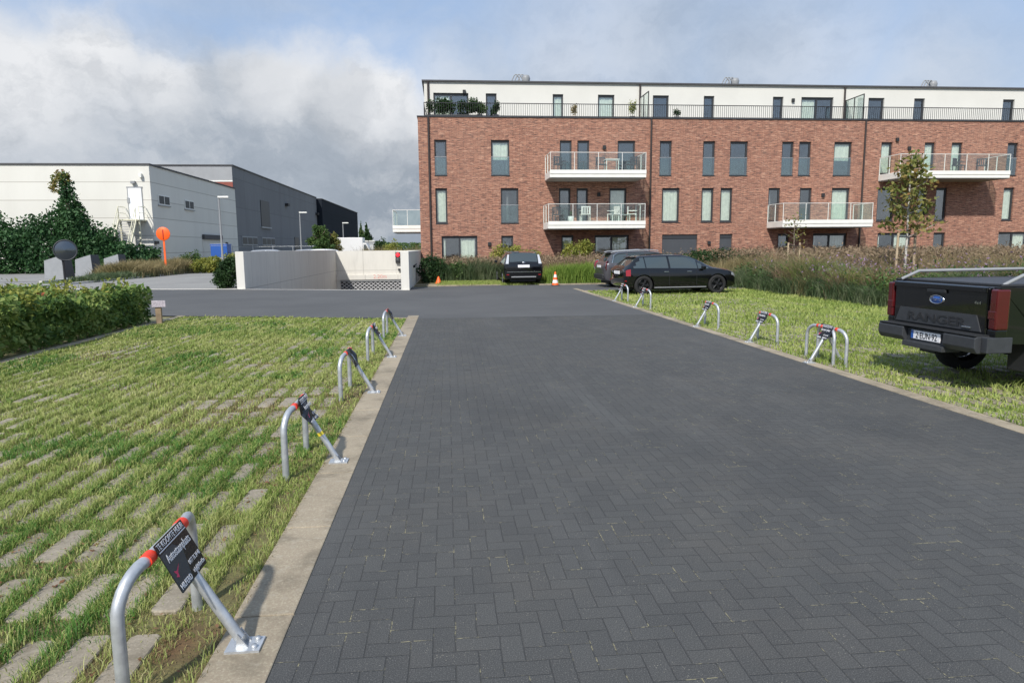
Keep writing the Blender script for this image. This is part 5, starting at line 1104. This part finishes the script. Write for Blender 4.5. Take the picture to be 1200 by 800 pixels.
def tufts(name, label, pts, h, mat, blades_n=26, wd=.012, spread=.22, lean=.6, z0=0, kind=True, cat='ornamental grass', seed=None):
    """pts (n,2) tuft centres, h height (array or scalar)"""
    n_ = len(pts); hh = np.full(n_, h) if np.isscalar(h) else h; hh = hh*(.62+.62*noise2(pts[:, 0], pts[:, 1], .9, int(n_) % 50)); hh = np.repeat(hh*rng.uniform(.8, 1.15, n_), blades_n)
    c = np.repeat(pts, blades_n, 0)+rng.normal(size=(n_*blades_n, 2))*spread*.5; P = np.concatenate([c, np.full((len(c), 1), z0)], 1)
    V, F = blades(P, hh*rng.uniform(.55, 1.1, len(hh)), wd, lean); o = npmesh(name, V, F, mat); tag(o, label, cat, kind='stuff'); return o
def scat(n_, x0, x1, y0, y1, f=None):
    x = rng.uniform(x0, x1, n_); y = rng.uniform(y0, y1, n_); k = np.ones(n_, bool) if f is None else f(x, y); return np.stack([x[k], y[k]], 1)
def heads(name, label, pts, h, mat, n_=10, ls=.05, sp=.25, hz=.25):
    c = np.repeat(pts, n_, 0); P = np.concatenate([c+rng.normal(size=c.shape)*sp, (np.repeat(np.full(len(pts), h) if np.isscalar(h) else h, n_)+rng.normal(size=len(c))*hz*.5)[:, None]], 1)
    V, F = leaves(P, ls, 0, 2.2); o = npmesh(name, V, F, mat); tag(o, label, 'ornamental grass', kind='stuff')
# bed in front of the building, left of the hatchback
tufts('garden_grass', 'green and brown ornamental grass left of the hatchback', scat(420, -.7, 2.2, 33.8, 36.5), .95, 'bed_green', 46, .02, .35)
tufts('seed_grass', 'reddish-brown seeding grass against the brick wall, left end', scat(520, -.9, 3.2, 34.6, 39), .98, 'grass_brown', 36, .018, .35)
heads('grass_plumes', 'pinkish plumes above the grass at the left end of the bed', scat(420, -.2, 3.2, 34.2, 37.5), .92, 'seed_pink', 12, .06)
tufts('lawn_strip', 'short green grass strip in front of the left bed', scat(1500, -.3, 4.5, 30.3, 33.9), .11, 'grass_right', 16, .02, .3)
bush('garden_shrub', 'dark green shrub between the right ramp wall and the brown grass', 'shrub', [(-.95, 33.6, .55, .5, .5, .75), (-.4, 33.9, .5, .55, .5, .65), (-.75, 33.9, .95, .4, .4, .35)], 4200, .075, 'leaf_dark')
bush('garden_shrub', 'low dark green shrub right of the one by the ramp wall', 'shrub', [(.45, 34.0, .45, .55, .45, .55)], 1800, .07, 'leaf_mid')
# middle bed
tufts('bright_grass', 'bright green tall grass beside the striped cone', scat(560, 4.7, 7.5, 30.4, 33.0), .82, 'grass_bright', 44, .02, .3, .4)
tufts('seed_grass', 'reddish-brown seeding grass behind the bright green grass', scat(1100, 3.9, 12.5, 32.6, 39.2), 1.04, 'grass_brown', 34, .018, .35)
heads('grass_plumes', 'pinkish plumes over the grass behind the parked cars', scat(700, 4, 12.5, 32.8, 38), 1.0, 'seed_pink', 12, .06)
bush('yellow_shrub', 'yellow-green shrub with upright shoots in front of the curtained window', 'shrub', [(7.0, 37, 1.15, .85, .6, .75), (7.5, 37, 1.6, .5, .4, .5), (6.6, 37.0, 1.5, .35, .3, .45)], 3000, .09, 'leaf_yellow', surf=.3)
bush('yellow_shrub', 'small yellowing shrub rising behind the black hatchback', 'shrub', [(2.9, 37.5, 1.2, .6, .5, .65), (3.7, 37.5, 1.3, .5, .5, .5), (4.6, 37.4, 1.1, .6, .5, .5)], 2400, .09, 'leaf_yellow', surf=.3)
bush('garden_shrub', 'wide dark green shrub behind the nose of the black estate', 'shrub', [(12.3, 33.5, .62, 1.2, .8, .75), (13.9, 33.8, .7, 1.2, .8, .8), (13.0, 34.0, .95, .9, .6, .55), (15.0, 34.2, .55, .9, .7, .8), (16.2, 35, .6, 1.0, .7, .8)], 9500, .09, 'leaf_dark')
bush('garden_shrub', 'rounded bright green shrub at the front of the right bed', 'shrub', [(13.1, 27.6, .45, .9, .7, .62), (12.4, 27.9, .35, .5, .5, .5)], 4600, .06, 'leaf_mid')
# right bed
edge = lambda x, y: (x > 11.45+.15*np.sin(y*1.3)) & (y > 17.3-.08*(x-11.4)*0)
tufts('purple_bed', 'dark green perennials along the front of the right bed', scat(1500, 11.45, 13.2, 17.2, 27, edge), .66, 'bed_green', 46, .016, .3, .8)
tufts('purple_bed', 'dark green perennials along the near end of the right bed', scat(1300, 13.2, 24, 15.4, 19.5), .68, 'bed_green', 40, .022, .35, .6)
heads('bed_leaves', 'leafy grey-green stems over the front of the right bed', scat(900, 11.6, 22, 16.0, 26.8, lambda x, y: (x < 13.4) | (y < 19.5)), .42, 'leaf_mid', 44, .06, .22, .5)
heads('flower_haze', 'mauve flower heads over the front of the right bed', scat(260, 11.8, 20, 17.0, 25.5, lambda x, y: noise2(x, y, .7, 91) > .42), .88, 'purple_flower', 14, .042, .25, .35)
tufts('seed_grass', 'reddish-brown ornamental grass filling the right bed', scat(3200, 12.9, 34, 19.2, 39), 1.22, 'grass_brown', 30, .02, .38, .6)
tufts('tan_grass', 'straw-coloured grass clumps at the corner of the right bed behind the estate', scat(300, 11.5, 15.2, 27.2, 31), 1.0, 'grass_tan', 44, .02, .35, .7)
tufts('tan_grass', 'straw-coloured grass clumps right of the young maple', scat(420, 15.2, 23, 19.4, 24), 1.3, 'grass_tan', 36, .02, .35, .6)
heads('grass_plumes', 'pinkish plumes over the right bed', scat(1500, 13, 32, 20, 37), 1.3, 'seed_pink', 11, .06)

for mt_, lab_ in (('grass_tan', 'straw-coloured'), ('grass_bright', 'bright green'), ('bed_green', 'grey-green'), ('grass_brown', 'reddish-brown')):
    cen = [(rng.uniform(11.7, 13.0), rng.uniform(17.4, 26.5)) if k < 5 else (rng.uniform(13, 20), rng.uniform(16.2, 18.2)) for k in range(8)]
    pts_ = np.concatenate([np.array([c_])+rng.normal(size=(14, 2))*.17 for c_ in cen]); tufts('grass_clumps', 'rounded '+lab_+' grass clumps dotted along the front of the right bed', pts_, 1.15, mt_, 44, .014, .25, .8)
bush('flower_shrub', 'mauve-tinged shrubby plant at the near end of the right bed', 'shrub', [(12.4, 20.6, .5, .6, .9, .5), (12.3, 22.3, .45, .5, .8, .5)], 3200, .06, 'bed_green', surf=.2)
# young trees
def limb_tree(name, loc, label, h, trunk_r, crown, n_leaf, ls, leaf, bark, cat='tree', stake=None, branches=16, zlow=.38, spread=.9):
    r = empty(name, loc, 0, label, cat)
    MB().tube([(0, 0, 0), (.02, .01, h*.4), (-.02, 0, h*.75), (0, 0, h*.97)], [trunk_r, trunk_r*.8, trunk_r*.5, trunk_r*.15], 8).build('trunk', bark, r)
    mb = MB(); pts = []
    for k in range(branches):
        t = zlow+(1-zlow)*k/branches; a = k*2.4; L = spread*crown*(1.05-t)*rng.uniform(.7, 1.25)+.12; z = h*t*.97; e = Vector((math.cos(a)*L, math.sin(a)*L, z+L*.45)); mb.tube([(0, 0, z), e*.5+Vector((0, 0, z*.5-.02)), e], [trunk_r*.3, trunk_r*.2, .006], 5)
        for q in np.linspace(.3, 1.1, 9): pts.append((e.x*q, e.y*q, z+(e.z-z)*q))
    mb.build('branches', bark, r)
    if n_leaf:
        pts = np.array(pts); P = pts[rng.integers(len(pts), size=n_leaf)]+rng.normal(size=(n_leaf, 3))*np.array([.13, .13, .12]); V, F = leaves(P, ls, 0, 1.25); npmesh('crown', V, F, leaf, r)
    return r
def stakes(x, y, h, label, sep=.32):
    for i, s in enumerate((-1, 1)):
        r = empty('tree_stake', (x+s*sep, y, 0), 0, label[i], 'stake', 'wooden stakes propping the young trees'); MB().tube([(0, 0, 0), (-s*.03, 0, h)], .04, 8).build('post', 'stake_wood', r)
        MB().tube([(-s*.03, -.05, h-.12), (-s*sep*.9, -.06, h-.14)], .018, 6).build('strap', 'black_metal', r)
tx = at(1064, 330, 21)[0]
limb_tree('young_maple', (tx-.15, 21, 0), 'young maple turning autumn brown, tied between two stakes in the right bed', 4.55, .045, 1.2, 1150, .13, 'leaf_autumn', 'white_bark', branches=17, zlow=.42, spread=1.0)
stakes(tx-.15, 21, 2.0, ('left stake of the young maple', 'right stake of the young maple'))
tx = at(930, 300, 28)[0]
limb_tree('bare_sapling', (tx, 28, 0), 'nearly bare sapling below the middle balcony', 2.9, .04, 1.0, 110, .09, 'leaf_autumn', 'bark', branches=14, zlow=.55)
stakes(tx, 28, 1.75, ('left stake of the nearly bare sapling', 'right stake of the nearly bare sapling'), .28)
# left verge planting
tufts('dry_verge_grass', 'dry beige grass bank between the waste containers and the street', scat(2400, -21.4, -19.0, 44, 58), .95, 'grass_tan', 26, .035, .35, .6, cat='grass')
tufts('verge_greenery', 'greenish weeds along the foot of the dry grass bank', scat(900, -19.8, -18.95, 38, 57.5), .45, 'bed_green', 26, .03, .3, .6, cat='grass')
bush('yellow_shrub', 'yellow-green shrub at the foot of the white warehouse side, left of the lamp', 'shrub', [(at(238, 305, 52)[0], 52, .5, .9, .6, .6), (at(248, 305, 52)[0], 52.4, .55, .8, .6, .7)], 2600, .12, 'leaf_yellow')
bush('yellow_shrub', 'yellow-flowering shrub right behind the nearest street lamp', 'shrub', [(at(262, 305, 53)[0], 53, .6, 1.0, .6, .75), (at(272, 300, 53)[0], 53.2, .6, .8, .6, .8)], 2600, .12, 'leaf_yellow')
bush('weed_clump', 'tall dark weeds at the foot of the white warehouse side', 'shrub', [(at(218, 300, 53.5)[0], 53.5, .6, .7, .5, .85), (at(205, 305, 53.5)[0], 53.5, .4, .6, .5, .6)], 2200, .11, 'leaf_mid', surf=.2)
bush('weed_clump', 'second clump of tall weeds nearer the blue container', 'shrub', [(at(229, 300, 54)[0], 54, .7, .5, .5, .95)], 1300, .11, 'leaf_mid', surf=.2)
# trees behind the ramp
def tree(name, label, x, y, h, cr, mat, n_, ls, group='trees beyond the ramp', base_h=.1, shape='round', bark='bark'):
    r = empty(name, (x, y, 0), 0, label, 'tree', group); MB().tube([(0, 0, 0), (.1, 0, h*.5), (0, 0, h*.8)], [cr*.10, cr*.07, cr*.03], 8).build('trunk', bark, r)
    mb = MB()
    for k in range(7): a = k*2.4; z = h*(.3+.08*k); mb.tube([(0, 0, z), (math.cos(a)*cr*.4, math.sin(a)*cr*.4, z+cr*.4)], [cr*.04, .02], 5)
    mb.build('limbs', bark, r); lobes = []
    for k in range(22):
        t = rng.random(); zc = h*(base_h+.2+(.72-base_h)*t); rad = cr*((1-abs(t-.4)*1.0) if shape == 'round' else (1.05-t)); a = rng.uniform(0, 2*math.pi); q = rad*rng.uniform(.2, .62)
        lobes.append((math.cos(a)*q, math.sin(a)*q, zc, rad*.5, rad*.5, h*.13))
    P, d_ = blob_pts(n_, lobes, .35); P = P[P[:, 2] > .05]; V, F = leaves(P, ls, .1, 1.3); npmesh('crown', V, F, mat, r); return r
tree('round_tree', 'round green tree in front of the dark warehouse beyond the ramp wall', at(375, 280, 70)[0], 70, 3.9, 1.75, 'leaf_mid', 9000, .17, base_h=0)
tree('round_tree', 'browner round tree touching the white van', at(391, 285, 72)[0], 72, 3.3, 1.2, 'leaf_autumn', 4200, .16, base_h=0)
tree('conifer', 'tall grey-green conifer right of the black warehouse', at(430, 270, 100)[0], 100, 5.6, 1.5, 'leaf_dark', 5200, .22, shape='cone')
tree('conifer', 'thin tree beside the corner of the black warehouse', at(423, 270, 104)[0], 104, 5.6, .8, 'leaf_mid', 2600, .22, shape='cone')
bush('far_bush', 'dark bush beyond the ramp, left of the light green one', 'bush', [(at(446, 290, 62)[0], 62, 1.1, .75, .7, 1.35)], 2600, .13, 'leaf_dark', surf=.3)
bush('far_bush', 'light green bush beyond the ramp', 'bush', [(at(458, 290, 60)[0], 60, 1.0, .95, .7, 1.2)], 3000, .12, 'leaf_yellow', surf=.3)
tufts('dry_field_edge', 'dry weeds growing along the top of the garage back wall', scat(420, -7.5, -1.8, 56.5, 60), 1.6, 'grass_tan', 22, .03, .35, .5, cat='grass')
# hanging basket under the left balcony end
# distant tree line
P = np.stack([rng.uniform(-260, 160, 30000), rng.uniform(330, 350, 30000), np.zeros(30000)], 1); P[:, 2] = rng.random(30000)**.8*(2.2+3.2*noise2(P[:, 0], P[:, 1]*0, .06, 3)+1.5*noise2(P[:, 0], P[:, 1]*0, .3, 4)); V, F = leaves(P, .9, 0, 1.2); tag(npmesh('distant_trees', V, F, 'leaf_mid'), 'low distant tree line on the horizon', 'trees', kind='stuff')
